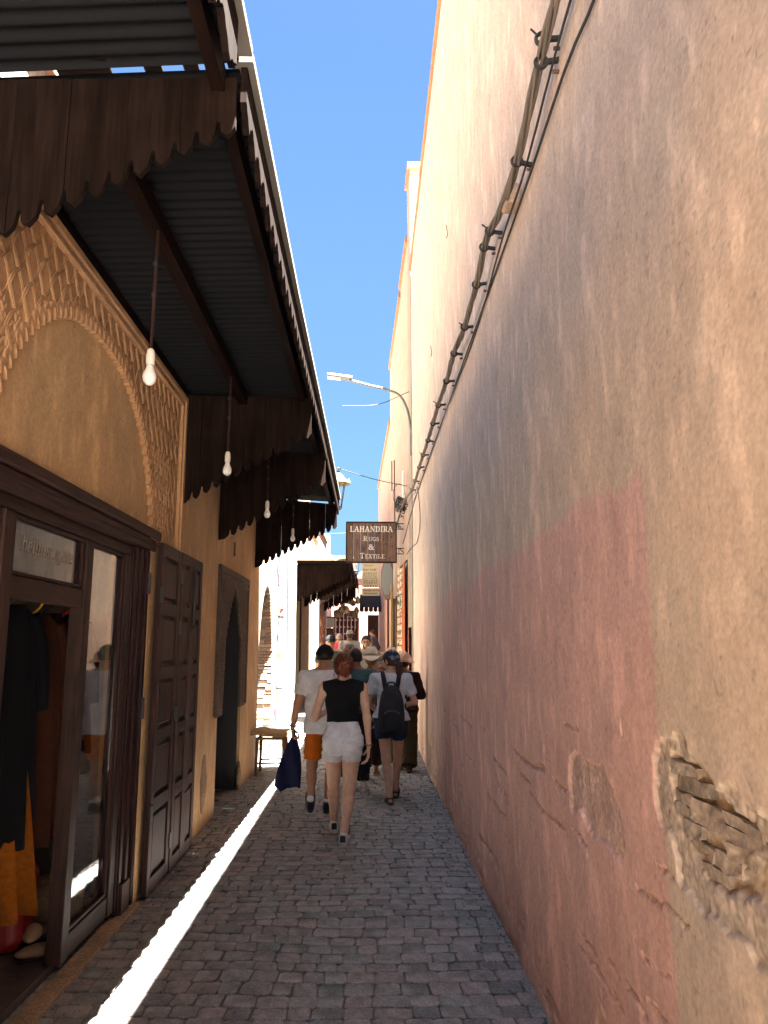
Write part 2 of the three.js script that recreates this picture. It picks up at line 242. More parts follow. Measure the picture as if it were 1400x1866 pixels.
{
  const span = (a, b, s) => { const o = []; const n = Math.round((b - a) / s); for (let i = 0; i < n; i++) o.push(a + (b - a) * i / n); return o; };
  const D = [...span(-1, 1.2, .22), ...span(1.2, 3.6, .0065), ...span(3.6, 6.5, .02), ...span(6.5, 14.2, .045), 14.2], Hs = [...span(-.05, 1.66, .0075), ...span(1.66, 2.6, .03), ...span(2.6, 9.05, .14), 9.05];
  const nx = D.length, ny = Hs.length, P = new Float32Array(nx * ny * 3), K = new Float32Array(nx * ny * 3), U = new Float32Array(nx * ny * 2), I = [];
  for (let j = 0; j < ny; j++) for (let i = 0; i < nx; i++) {
    const d = D[i], h = Hs[j], [z, raw, deep] = wallRelief(d, h), o = j * nx + i;
    P.set([XR + z + .022 * (noise(d * .55, h * .4, 40) - .5) + .006 * (noise(d * 2.2, h * 1.6, 41) - .5), h, -d], o * 3);
    K.set(wallColour(d, h, raw, deep), o * 3); U.set([d, h], o * 2);
    if (i && j) { const a = o - nx - 1, b = o - nx, c = o, e = o - 1; I.push(a, c, b, a, e, c); }
  }
  const g = new THREE.BufferGeometry(); g.setAttribute('position', new THREE.BufferAttribute(P, 3)); g.setAttribute('color', new THREE.BufferAttribute(K, 3)); g.setAttribute('uv', new THREE.BufferAttribute(U, 2)); g.setIndex(I); g.computeVertexNormals();
  mesh('plaster_face', g, plaster(0xffffff, { vertexColors: true }), rightWall);
  mesh('masonry', bx(XR + .10, 6, -.1, 9.0, -14.2, 1, 'y', 0), M.ochre, rightWall);
  // coping, laid in lengths
  for (let d = -1, k = 0; d < 14.1; k++) { const L = Math.min(2.0 + R() * .9, 14.2 - d); mesh('coping', bx(XR - .035 - R() * .008, XR + .45, 9.04, 9.115 + R() * .01, -(d + L) + .004, -d, 'z', .012), M.copper, rightWall); d += L; }
  // flat bricks laid bare in the deep patch
  const r = rng(5);
  for (let row = 0; row < 8; row++) { const h = 1.10 + row * .037 + (r() - .5) * .008; for (let d = 1.48 + r() * .1; d < 2.22;) { const L = .10 + .13 * r();
      if (polyd(d + .02, h, PC) > .008 && polyd(d + L - .02, h + .02, PC) > .004 && r() < .86) {
        const g = new THREE.BoxGeometry(.05, .028 + .012 * r(), L - .004, 3, 3, 8), p = g.attributes.position, s = r() * 50;
        for (let i = 0; i < p.count; i++) { const x = p.getX(i), y = p.getY(i), z = p.getZ(i); p.setXYZ(i, x + .030 * (fbm(x * 30 + s, y * 40, z * 26, 3) - .5), y + .020 * (fbm(x * 30, y * 40 + s, z * 22, 2) - .5), z + .012 * (fbm(x * 40, y * 30, z * 30 + s, 2) - .5)); }
        g.computeVertexNormals(); g.rotateX((r() - .5) * .12); g.translate(XR + .038 + r() * .008, h, -(d + L / 2)); mesh('brick', uvm(g), M.rubble, rightWall); }
      d += L; } }
}
// houses further down on the right
const RX = d => d < 14 ? .83 : d < 18 ? lerp(.83, .74, (d - 14) / 4) : d < 25 ? lerp(.74, .58, (d - 18) / 7) : lerp(.58, .38, (d - 25) / 9);
function rightHouse(name, label, d0, d1, h, m, o = {}) {
  const t = thing(name, label, 'building'), xa = RX(d0) + (o.off || 0), xb = RX(d1) + (o.off || 0);
  const g = new THREE.ExtrudeGeometry(shp([[xa, -d0], [xb, -d1], [xb + 5, -d1], [xa + 5, -d0]].map(p => [p[0], -p[1]])), { depth: h - gy(d0) + .3, bevelEnabled: false }); // plan (x, d) raised to height
  g.rotateX(-Math.PI / 2); g.translate(0, gy(d0) - .3, 0); mesh('wall', uvm(g), m, t);
  const cp = (x, d) => [x, d]; const c = new THREE.ExtrudeGeometry(shp([[xa - .05, d0 - .03], [xb - .05, d1], [xb + .35, d1], [xa + .35, d0 - .03]]), { depth: .13, bevelEnabled: false });
  c.rotateX(-Math.PI / 2); c.translate(0, h + .004, 0); mesh('parapet_coping', uvm(c), o.cop || M.copper, t);
  return t;
}
const turret = rightHouse('stair_tower', 'taller roof block with sunlit cream end rising behind the right wall', 14.22, 15.0, 11.3, M.cream);
const houseB = rightHouse('ochre_house', 'ochre house carrying the curved street lamp beyond the tall plastered wall', 15.01, 17.2, 10.1, M.ochre);
const houseC = rightHouse('ochre_house', 'ochre house behind the hanging rug with a patterned doorway', 17.21, 22.0, 9.9, M.ochre);
const houseD = rightHouse('pink_house', 'last pale pink house on the right before the far awning', 22.01, 31.5, 8.2, M.pinkwall);
// ---------------------------------------------------------------- left: shop house under the canopy
const XL = -1.55;
const shop = thing('shop_house', 'yellow plastered shop house with carved arch panel along the left side', 'building');
const arc = (n, f) => Array.from({ length: n + 1 }, (_, i) => f(i / n));
{
  // front wall with the shop opening and the narrow doorway
  const doorHole = rect(8.22, 9.72, -.02, 2.4);
  mesh('front_wall', exX(rect(-3.2, 11.05, -.1, 3.97), XL - .28, .28, { holes: [rect(1.72, 5.5, -.05, 2.46), doorHole] }), M.yellow, shop);
  mesh('upper_wall', exX(rect(-3.2, 11.05, 3.972, 4.4), XL - .28, .275), plaster(C(.52, .43, .335)), shop);
  mesh('rear_block', bx(-4.5, -4.2, -.1, 4.0, -11.05, 3.2, 'y', 0), M.yellow, shop);
  mesh('party_wall', bx(-4.2, XL - .28, -.1, 4.0, -11.04, -10.7, 'y', 0), M.yellow, shop);
  mesh('flat_roof', bx(-12, XL - .283, 4.002, 4.06, -10.69, 3.2, 'y', 0), stone(C(.10, .085, .075)), shop);
  mesh('parapet_coping', bx(XL - .35, XL + .03, 4.403, 4.48, -11.08, 3.2, 'z', .012), M.copper, shop);
  // shop room
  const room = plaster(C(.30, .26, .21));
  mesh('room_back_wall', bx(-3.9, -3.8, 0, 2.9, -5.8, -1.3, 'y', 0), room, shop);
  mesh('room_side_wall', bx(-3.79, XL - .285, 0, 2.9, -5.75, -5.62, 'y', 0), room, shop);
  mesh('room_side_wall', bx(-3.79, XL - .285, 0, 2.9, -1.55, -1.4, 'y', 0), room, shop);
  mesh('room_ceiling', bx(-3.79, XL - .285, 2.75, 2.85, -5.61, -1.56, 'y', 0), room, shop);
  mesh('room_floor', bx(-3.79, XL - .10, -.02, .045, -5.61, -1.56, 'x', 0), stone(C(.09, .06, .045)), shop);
  // doorway passage
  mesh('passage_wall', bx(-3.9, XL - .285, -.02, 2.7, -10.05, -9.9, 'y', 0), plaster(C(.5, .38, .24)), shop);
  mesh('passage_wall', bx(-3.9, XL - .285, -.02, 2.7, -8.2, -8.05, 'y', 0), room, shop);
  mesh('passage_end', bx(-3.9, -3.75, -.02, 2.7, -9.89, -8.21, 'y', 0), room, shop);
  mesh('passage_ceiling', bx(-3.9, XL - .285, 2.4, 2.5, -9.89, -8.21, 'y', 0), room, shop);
  mesh('door_leaf', bx(XL - .62, XL - .03, .02, 2.38, -9.71, -9.65), M.black, shop);
  mesh('door_leaf', bx(XL - .27, XL - .20, .02, 2.38, -8.5, -8.25), M.jamb, shop); mesh('reveal_board', bx(XL - .27, XL - .003, .02, 2.38, -8.247, -8.225), M.jamb, shop);
  // bare patch low on the yellow wall
  const sc = [[7.55, .62], [7.62, .68], [7.7, .66], [7.74, .55], [7.8, .45], [7.79, .33], [7.72, .22], [7.62, .14], [7.56, .18], [7.52, .3], [7.5, .45]];
  mesh('bare_patch', exX(sc, XL - .002, .006), stone(C(.40, .23, .13)), shop);
  mesh('kerb_stone', bx(XL - .06, XL + .05, -.03, .018, -5.5, -1.7, 'z', .008), stone(C(.44, .29, .17)), shop);
  mesh('wall_plate', bx(XL - .01, XL + .012, 2.72, 2.88, -8.93, -8.87), M.rust, shop);
}
// carved stucco panel round the big arch
{
  const A0 = 2.26, A1 = 6.12, cx = 4.19, top = 3.70, bot = 2.44;
  const archY = d => { const u = Math.abs(d - cx) / 1.225; return u >= 1 ? -9 : 2.40 + 1.02 * Math.pow(1 - Math.pow(u, 2.3), .6); };
  const inner = arc(60, t => { const d = lerp(cx - 1.22, cx + 1.22, t); return [d, archY(d)]; });
  const hole = [[cx - 1.22, bot], ...inner, [cx + 1.22, bot]];
  const P = mesh('carved_panel', exX([[A0, bot], [cx - 1.22, bot], ...inner, [cx + 1.22, bot], [A1, bot], [A1, top], [A0, top]], XL + .001, .024), M.stucco, shop);
  // border mouldings
  for (const [o, w, t] of [[0, .035, .062], [.055, .022, .05]]) {
    mesh('border_moulding', exX(rect(A0 + o, A1 - o, top - o - w, top - o), XL + .002, t, { bevel: .004 }), M.stucco, P);
    for (const d of [A0 + o, A1 - o - w]) mesh('border_moulding', exX(rect(d, d + w, bot, top - o - w - .006), XL + .002, t - .002, { bevel: .004 }), M.stucco, P);
  }
  // interlacing lobed ribs
  const inside = (d, h) => d > A0 + .09 && d < A1 - .09 && h < top - .085 && h > bot && h > archY(d) + .055;
  const DX = .135, DY = .19;
  for (const s of [1, -1]) for (let k = -12; k < 46; k++) for (const off of [-.008, .008]) {
    let run = []; const flush = () => { if (run.length > 5) { const g = new THREE.TubeGeometry(new THREE.CatmullRomCurve3(run), Math.round(run.length * 1.2), .0062, 5); mesh('lattice_rib', g, M.stucco, P); } run = []; };
    for (let t = 0; t < 7; t += .05) {                    // t counts lattice rows
      const f = t - Math.floor(t); const w = f < .5 ? Math.pow(f * 2, 1.9) * .5 : .5 + (1 - Math.pow(1 - (f - .5) * 2, 1.9)) * .5;   // steps up steeply, then bows over: a lobe
      const d = A0 + s * (Math.floor(t) + w) * DX / 1 + k * DX * 1 + off, h = bot + t * DY + Math.abs(off) * .5;
      if (inside(d, h)) run.push(V(XL + .029 + .005 * Math.sin(t * Math.PI * 2 + (s > 0 ? 0 : Math.PI)), h, -d)); else flush();
    }
    flush();
  }
  // leaf fillings inside the lozenges
  const leaf = new THREE.SphereGeometry(1, 7, 5); const leaves = [];
  for (let i = 0; i < 52; i++) for (let j = 0; j < 13; j++) { const d = A0 + (i * .5 + .25) * DX + (j % 2) * .0, h = bot + (j * .5 + .3) * DY * .5 + (i % 2) * DY * .25; for (const [a, b, c] of [[-.018, 0, .35], [.018, 0, -.35], [0, .028, 0]]) if (inside(d + a, h + b)) { const g = leaf.clone(); g.scale(.010, .023, .008); g.rotateX(c); g.translate(XL + .026, h + b, -(d + a)); leaves.push(g); } }
  const lf = mesh('leaf_filling', merge(leaves), M.stucco, P); lf.userData.kind = 'stuff';
  // scalloped lobes along the arch
  let last = null; const lobe = exX([...arc(10, t => [.042 * Math.cos(Math.PI * (1 - t)), .042 * Math.sin(Math.PI * (1 - t)) + .045]), [.042, -.02], [.024, -.02], ...arc(8, t => [.024 * Math.cos(Math.PI * t), .026 * Math.sin(Math.PI * t) + .03]), [-.024, -.02], [-.042, -.02]], 0, .04, { bevel: .003 });
  for (let t = 0; t <= 1.0001; t += .002) { const d = lerp(cx - 1.215, cx + 1.215, t), h = Math.max(bot + .04, archY(d)); if (!last || Math.hypot(d - last[0], h - last[1]) > .068) { last = [d, h]; if (d < 1.7) continue; const m = mesh('arch_lobe', lobe, M.stucco, P); m.scale.set(.8, .76, .76); m.position.set(XL + .004, h, -d); const e = .01, sl = Math.atan2(archY(d + e) - archY(d - e), 2 * e); m.rotation.x = clamp(sl, -.9, .9) * .35; } }
  // door head moulding over the shop front
  const hd = thing('lintel_beam', 'long moulded dark wood head beam over the shop front', 'beam');
  mesh('fascia', bx(XL - .09, XL + .02, 2.36, 2.44, -5.56, -1.6, 'z', .006), M.doorgrey, hd);
  mesh('cornice', bx(XL - .06, XL + .045, 2.443, 2.505, -5.6, -1.6, 'z', .01), M.doorgrey, hd);
  mesh('bead', bar([XL + .022, 2.40, -5.56], [XL + .022, 2.40, -1.6], .010), M.doorwood, hd);
}
// glazed shop front
{
  const t = thing('glazed_storefront', 'dark wooden shop front with glass panes reflecting the opposite wall', 'shop front'), x0 = XL - .11, x1 = XL - .045;
  const rail = (d0, d1, h0, h1, n = 'rail', m = M.frame) => mesh(n, bx(x0, x1, h0, h1, -d1, -d0, 'z', .006), m, t);
  const post = (d0, d1, h0, h1, m = M.frame) => mesh('post', bx(x0 - .012, x1 + .008, h0, h1, -d1, -d0, 'y', .006), m, t);
  rail(1.74, 5.2, 2.29, 2.357);
  post(1.74, 1.80, .05, 2.286); post(3.36, 3.47, .05, 2.286); post(4.37, 4.47, .05, 2.286); post(5.1, 5.2, .05, 2.286);
  rail(3.474, 4.366, 1.90, 2.0, 'transom'); rail(4.474, 5.096, .05, .17); rail(1.804, 3.356, .05, .3); 
  const pane = (d0, d1, h0, h1) => { const p = mesh('pane', new THREE.BoxGeometry(.006, h1 - h0, d1 - d0).translate((x0 + x1) / 2, (h0 + h1) / 2, -(d0 + d1) / 2), M.glass, t); for (const [a, b, c, e] of [[d0, d1, h1 - .018, h1 - .001], [d0, d1, h0 + .001, h0 + .018], [d0 + .001, d0 + .018, h0 + .02, h1 - .02], [d1 - .018, d1 - .001, h0 + .02, h1 - .02]]) mesh('glazing_bead', bx((x0 + x1) / 2 + .006, (x0 + x1) / 2 + .026, c, e, -b, -a, 'y', .003), M.doorwood, p); return p; };
  const tp = pane(3.48, 4.36, 2.006, 2.284); pane(4.48, 5.09, .176, 2.284); pane(1.81, 3.35, .306, 2.284);
  // hand-painted script on the transom pane
  const cv = document.createElement('canvas'); cv.width = 512; cv.height = 128; const cc = cv.getContext('2d'); cc.fillStyle = '#000'; cc.fillRect(0, 0, 512, 128); cc.fillStyle = '#fff'; cc.font = 'italic 62px serif'; cc.textAlign = 'center'; cc.fillText('bellmarzgate', 256, 78);
  const ct = new THREE.CanvasTexture(cv); const sm = mat(C(.26, .20, .15), { alphaMap: ct, transparent: true, roughness: .6, side: THREE.DoubleSide });
  const pg = new THREE.PlaneGeometry(.84, .20); pg.rotateY(Math.PI / 2); pg.translate((x0 + x1) / 2 + .0065, 2.15, -3.92); mesh('painted_script', pg, sm, tp);
  // jamb at the far end, with its mouldings
  const j = mesh('jamb', bx(XL - .14, XL - .03, .0, 2.355, -5.5, -5.206), M.jamb, t);
  for (const [d, o] of [[5.23, .012], [5.33, .02], [5.44, .03]]) mesh('moulding', bx(XL - .031, XL - .03 + o, .0, 2.353, -(d + .05), -d), M.jamb, j);
  mesh('bolt', bx(XL - .002, XL + .02, 1.2, 1.34, -5.47, -5.45), M.iron, j); mesh('bolt', bx(XL - .002, XL + .02, 2.05, 2.2, -5.47, -5.45), M.iron, j);
  mesh('boot_plate', bx(XL - .029, XL + .004, .01, .2, -5.4, -5.24), M.doorgrey, j);
}
// folding shutters opened flat on the wall
{
  const t = thing('folding_shutter', 'dark brown panelled folding shutter open flat against the yellow wall', 'shutter');
  const leaves = [[5.57, 6.14, XL + .028], [6.15, 6.56, XL + .034], [6.575, 6.93, XL + .030]];
  leaves.forEach(([a, b, x], k) => {
    const h0 = .02, h1 = 2.43, st = .085, T = .04, rows = [.02, .60, 1.06, 1.50, 1.96, 2.43].map((v, i, q) => v);
    const L = mesh('leaf', bx(x, x + .012, h0, h1, -b, -a, 'y', .002), M.doorwood, t); if (k) L.position.set(0, 0, 0);
    for (const d of [a, b - st]) mesh('stile', bx(x + .0125, x + T, h0, h1, -(d + st), -d), k === 0 ? M.doorwood : M.doorgrey, L);
    for (let i = 0; i < 6; i++) { const y = rows[i], q0 = i === 0 ? y : y - .045, q1 = i === 5 ? y : y + .045; mesh('rail', bx(x + .0125, x + T - .001, i === 5 ? y - .09 : q0, i === 0 ? y + .1 : q1, -(b - st - .002), -(a + st + .002), 'z'), k === 0 ? M.doorwood : M.doorgrey, L); }
    for (let i = 0; i < 5; i++) { const y0 = rows[i] + (i ? .045 : .1) + .03, y1 = rows[i + 1] - (i === 4 ? .09 : .045) - .03; const p = exX(rect(a + st + .032, b - st - .032, y0 + .01, y1 - .01), x + .0125, .012, { bevel: .009 }); mesh('raised_panel', p, k === 0 ? M.doorwood : M.doorgrey, L); }
  });
  for (const [d, h] of [[6.145, 2.18], [6.145, 1.78], [6.145, 1.12], [6.145, .2], [5.575, 2.0], [5.575, .5]]) mesh('hinge', bx(XL + .066, XL + .078, h, h + .11, -(d + .035), -(d - .03)), M.iron, t);
  const b = mesh('latch_bolt', bar([XL + .085, 1.83, -6.57], [XL + .085, 2.32, -6.57], .011), M.iron, t); mesh('latch_handle', bar([XL + .08, 1.85, -6.57], [XL + .13, 1.85, -6.53], .007), M.iron, b);
  mesh('latch_handle', bar([XL + .07, .52, -6.57], [XL + .13, .57, -6.55], .009), M.iron, t);
  for (const [d, h] of [[6.94, 1.8], [6.93, 1.55], [6.94, .45]]) mesh('nail', bar([XL + .05, h, -d], [XL + .05, h, -(d + .04)], .004, 5), M.iron, t);
}
// carved surround of the narrow doorway
{
  const t = thing('carved_doorway', 'narrow doorway framed by a grey carved lobed arch in the yellow wall', 'doorway'), m = stone(C(.16, .10, .068)), m2 = stone(C(.14, .085, .06));
  const lobes = s => { const o = []; for (let i = 0; i < 8; i++) { const a = i / 8, b = (i + 1) / 8; const f = q => [8.96 + s * lerp(.50, .02, Math.pow(q, 1.15)), lerp(1.72, 2.34, Math.pow(q, .9))]; const [d0, h0] = f(a), [d1, h1] = f(b); for (let k = 0; k < 5; k++) { const u = k / 5, bow = Math.sin(u * Math.PI) * .022; o.push([lerp(d0, d1, u) + s * bow, lerp(h0, h1, u) + bow]); } } return o; };
  const hole = [[8.38, .98], ...lobes(-1).map(p => [p[0], p[1]]), [8.96, 2.37], ...lobes(1).reverse(), [9.54, .98]];
  const P = mesh('arch_slab', exX([[8.06, .98], ...hole, [9.86, .98], [9.86, 2.46], [8.06, 2.46]], XL + .002, .018, { bevel: .003 }), m, t);
  for (const [a, b, c, d] of [[8.0, 9.92, 2.463, 2.53], [8.0, 8.055, 1.0, 2.46], [9.865, 9.92, 1.0, 2.46]]) mesh('edge_moulding', exX(rect(a, b, c, d), XL + .002, .03, { bevel: .005 }), m2, t);
  mesh('inner_moulding', exX(rect(8.07, 9.85, 2.395, 2.425), XL + .023, .010, { bevel: .003 }), m, P);
  // chip-carved studs
  const g = new THREE.ConeGeometry(.026, .016, 4); g.rotateZ(-Math.PI / 2); const r = rng(3);
  for (let d = 8.1; d < 9.84; d += .066) for (let h = 1.04; h < 2.38; h += .066) { if (polyd(d, h, hole) > -.035) continue; const o = mesh('carved_stud', g, m, P); o.position.set(XL + .028, h + ((d / .066 | 0) % 2) * .033, -d); }
  mesh('chipped_foot', (() => { const q = new THREE.DodecahedronGeometry(.09, 2), p = q.attributes.position; for (let i = 0; i < p.count; i++) p.setXYZ(i, p.getX(i) * .35, p.getY(i) * 1.6 * (1 + .3 * noise(i, 3)), p.getZ(i) * .8); q.computeVertexNormals(); q.translate(XL + .0, .16, -9.7); return uvm(q); })(), stone(C(.45, .33, .2)), t);
}
// ---------------------------------------------------------------- canopy over the left side
const EV = [[-4, -.495, 3.87], [2.6, -.495, 3.87], [2.62, -.495, 3.86], [3.6, -.492, 3.84], [5.0, -.485, 3.83], [7.1, -.465, 3.82], [10.85, -.44, 3.74]];
function eave(d) { let k = 0; while (k < EV.length - 2 && d > EV[k + 1][0]) k++; const t = clamp((d - EV[k][0]) / (EV[k + 1][0] - EV[k][0])); return [lerp(EV[k][1], EV[k + 1][1], t), lerp(EV[k][2], EV[k + 1][2], t)]; }
// lower edge of a bracket board: one corbel curve at the wall, then hooked teeth rising to the eave
function toothEdge(xa, ya, xb, yb, n = 12) {
  const o = [[xa, ya], [xa + .06, ya + .012], [xa + .10, ya + .05]]; const X0 = xa + .10, Y0 = ya + .05;
  for (let i = 0; i < n; i++) { const x0 = lerp(X0, xb, i / n), x1 = lerp(X0, xb, (i + 1) / n), y0 = lerp(Y0, yb, i / n), y1 = lerp(Y0, yb, (i + 1) / n), w = x1 - x0;
    o.push([x0 + w * .12, y0 + .055], [x0 + w * .30, y0 + .052], [x0 + w * .34, y0 + .012], [x0 + w * .62, y0 - .002], [x0 + w * .82, y0 + .018], [x0 + w * .97, lerp(y0, y1, .85)]); }
  o.push([xb, yb]); return o;
}
function bracketBoard(par, d, o = {}) {
  const { yw = 2.82, ye = 3.42, tw = 3.74, te, xw = XL + .004, xe, m = M.canopy, z = -d, planks = 6 } = o;
  const edge = toothEdge(xw, yw, xe, ye), topY = x => lerp(tw, te, (x - xw) / (xe - xw));
  const yAt = x => { for (let i = 1; i < edge.length; i++) if (x <= edge[i][0]) { const a = edge[i - 1], b = edge[i]; return lerp(a[1], b[1], clamp((x - a[0]) / (b[0] - a[0] || 1))); } return ye; };
  const r = rng(Math.round(d * 100)); let x = xw; const cuts = [xw]; for (let i = 1; i < planks; i++) cuts.push(lerp(xw, xe, (i + (r() - .5) * .35) / planks)); cuts.push(xe);
  for (let i = 0; i < planks; i++) { const a = cuts[i] + (i ? .0025 : 0), b = cuts[i + 1] - .0025; const pts = [[a, yAt(a)], ...edge.filter(p => p[0] > a + .001 && p[0] < b - .001), [b, yAt(b)], [b, topY(b)], [a, topY(a)]]; mesh('bracket_plank', exZ(pts, z + (r() - .5) * .006, .024, { bevel: .0015 }), m, par); }
}
function toothPlank(w, h, r) { const a = -w / 2 + .002, b = w / 2 - .002; return exX([[a, 0], [a, -h * .72], [a + w * .10, -h * .75], [a + w * .16, -h * .82], [a + w * .30, -h * .87], [a + w * .42, -h * .99], [0 + w * .06, -h * (1.02 + .05 * r)], [b - w * .34, -h * .90], [b - w * .18, -h * .84], [b - w * .10, -h * .76], [b, -h * .72], [b, 0]].map(p => [p[0], p[1]]), 0, .022, { bevel: .0015 }); }
const planksG = [0, .3, .6, 1].map(r => toothPlank(.168, .205, r)), planksW = [0, .5, 1].map(r => toothPlank(.25, .25, r));
function canopy(label, d0, d1, o = {}) {
  const t = thing('canopy', label, 'canopy', [0, 0, 0], 'canopy bays along the left wall'), { wide = false, slat = .5 } = o, yw = 3.80;
  // ribbed sheet: ribs run from the wall to the eave
  const n = Math.max(8, Math.round((d1 - d0) / .0125)), P = [], I = []; const NX = 4;
  for (let k = 0; k < 2; k++) for (let i = 0; i <= n; i++) { const d = lerp(d0, d1, i / n), [ex, ey] = eave(d), w = .009 * Math.sin(d * 2 * Math.PI / .075); for (let j = 0; j <= NX; j++) { const u = j / NX; P.push(lerp(XL - .02, ex - .005, u), lerp(yw, ey, u) + w + k * .004 + (d0 < 0 ? .012 : 0), -d); } }
  for (let k = 0; k < 2; k++) for (let i = 0; i < n; i++) for (let j = 0; j < NX; j++) { const a = k * (n + 1) * (NX + 1) + i * (NX + 1) + j, b = a + 1, c = a + NX + 2, e = a + NX + 1; if (k) I.push(a, b, c, a, c, e); else I.push(a, c, b, a, e, c); }
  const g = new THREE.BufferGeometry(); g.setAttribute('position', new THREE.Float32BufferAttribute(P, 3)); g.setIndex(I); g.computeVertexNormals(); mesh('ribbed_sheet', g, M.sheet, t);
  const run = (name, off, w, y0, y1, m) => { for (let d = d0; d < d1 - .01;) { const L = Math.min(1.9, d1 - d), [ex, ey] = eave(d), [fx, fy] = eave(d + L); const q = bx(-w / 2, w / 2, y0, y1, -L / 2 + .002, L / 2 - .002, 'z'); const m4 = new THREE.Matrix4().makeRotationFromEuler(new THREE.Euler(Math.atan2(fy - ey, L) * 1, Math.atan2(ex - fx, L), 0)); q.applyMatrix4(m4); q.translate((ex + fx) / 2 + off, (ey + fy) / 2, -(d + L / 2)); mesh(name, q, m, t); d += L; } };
  run('eave_beam', -.075, .05, -.13, -.025, M.beam); run('eave_cap', .012, .075, .026, .062, M.sunlit_cap);  // sheet edge cap, its tone paled to stand in for sunlight on the eave
  mesh('wall_plate', bx(XL + .003, XL + .06, 3.70, 3.78, -d1 + .002, -d0 - .002, 'z'), M.beam, t);
  if (d0 > 0) mesh('lamp_beam', bx(-1.075, -1.0, 3.66, 3.755, -d1 + .02, -d0 - .02, 'z'), M.beam, t);
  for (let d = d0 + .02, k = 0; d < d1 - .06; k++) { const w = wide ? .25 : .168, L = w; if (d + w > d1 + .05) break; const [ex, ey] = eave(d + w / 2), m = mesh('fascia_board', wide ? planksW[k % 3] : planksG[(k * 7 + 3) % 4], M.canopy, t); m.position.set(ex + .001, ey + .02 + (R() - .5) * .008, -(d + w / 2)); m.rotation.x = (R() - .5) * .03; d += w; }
  return t;
}
const can1 = canopy('near canopy bay overhead with wide fascia boards and bright gaps at its edge', -3.1, 2.600, { wide: true });
const can2 = canopy('long dark canopy bay carrying the two nearest hanging bulbs', 2.613, 6.199);
const can3 = canopy('short canopy bay carrying the third hanging bulb', 6.2, 7.999);
const can4 = canopy('last canopy bay by the shop house corner, over the bench', 8.0, 10.85);
bracketBoard(can1, 2.603, { yw: 3.06, ye: 3.60, xe: -.50, tw: 3.775, te: 3.80, planks: 5 });
bracketBoard(can1, -3.05, { yw: 2.86, ye: 3.47, xe: -.49, tw: 3.76, te: 3.87 });  // unseen end board, added to keep light off the near canopy
bracketBoard(can1, -.86, { yw: 2.86, ye: 3.47, xe: -.49, tw: 3.76, te: 3.87 });  // unseen board added behind the viewer, also screens the canopy from light
bracketBoard(can2, 6.15, { ye: 3.42, xe: -.47, te: 3.72 });
bracketBoard(can3, 7.93, { yw: 2.78, ye: 3.40, xe: -.45, te: 3.70 });
bracketBoard(can4, 10.55, { yw: 2.76, ye: 3.34, xe: -.43, te: 3.64 });
// packing pieces that leave slits of daylight over the nearest board
for (const [a, b] of [[-1.53, -1.42], [-1.20, -.99], [-.87, -.80], [-.72, -.66], [-.63, -.57], [-.55, -.5]]) mesh('packing_lath', bx(a, b, lerp(3.80, 3.87, (a + 1.57) / 1.07) + .030, lerp(3.80, 3.87, (a + 1.57) / 1.07) + .045, -2.66, -2.55, 'x', .003), M.canopy, can1);
// hanging bulbs
{
  const spots = [[3.44, -1.02, 2.88, 'bare bulb on a rod nearest the camera, in front of the arch panel'], [5.48, -1.025, 2.91, 'second bare bulb from the camera, beside the far end of the arch panel'], [7.76, -1.03, 2.98, 'third bare bulb from the camera, between two toothed boards'], [10.26, -1.01, 3.08, 'farthest bare bulb, against the sunlit wall']];
  for (const [d, x, y, label] of spots) {
    const t = thing('hanging_bulb', label, 'light bulb', [x, y, -d], 'bulbs hanging from the canopy');
    mesh('bulb', lathe([[0.0001, 0], [.018, .004], [.032, .02], [.037, .042], [.033, .062], [.024, .08], [.018, .098], [.017, .11], [.0001, .11]], 20), mat(C(.78, .74, .68), { roughness: .25 }), t);
    mesh('socket', lathe([[.0001, .109], [.021, .109], [.023, .115], [.023, .16], [.019, .185], [.010, .195], [.0001, .196]], 16), M.whiteplastic, t);
    t.children.forEach(c => c.geometry.scale(.88, .92, .88));
    mesh('rod', bar([0, .175, 0], [.004, 3.68 - y, 0], .008), M.doorgrey, t);
    for (const f of [.42, .68]) mesh('clip', new THREE.CylinderGeometry(.012, .012, .02, 8).translate(0, lerp(.19, 3.68 - y, f), 0), M.iron, t);
  }
}
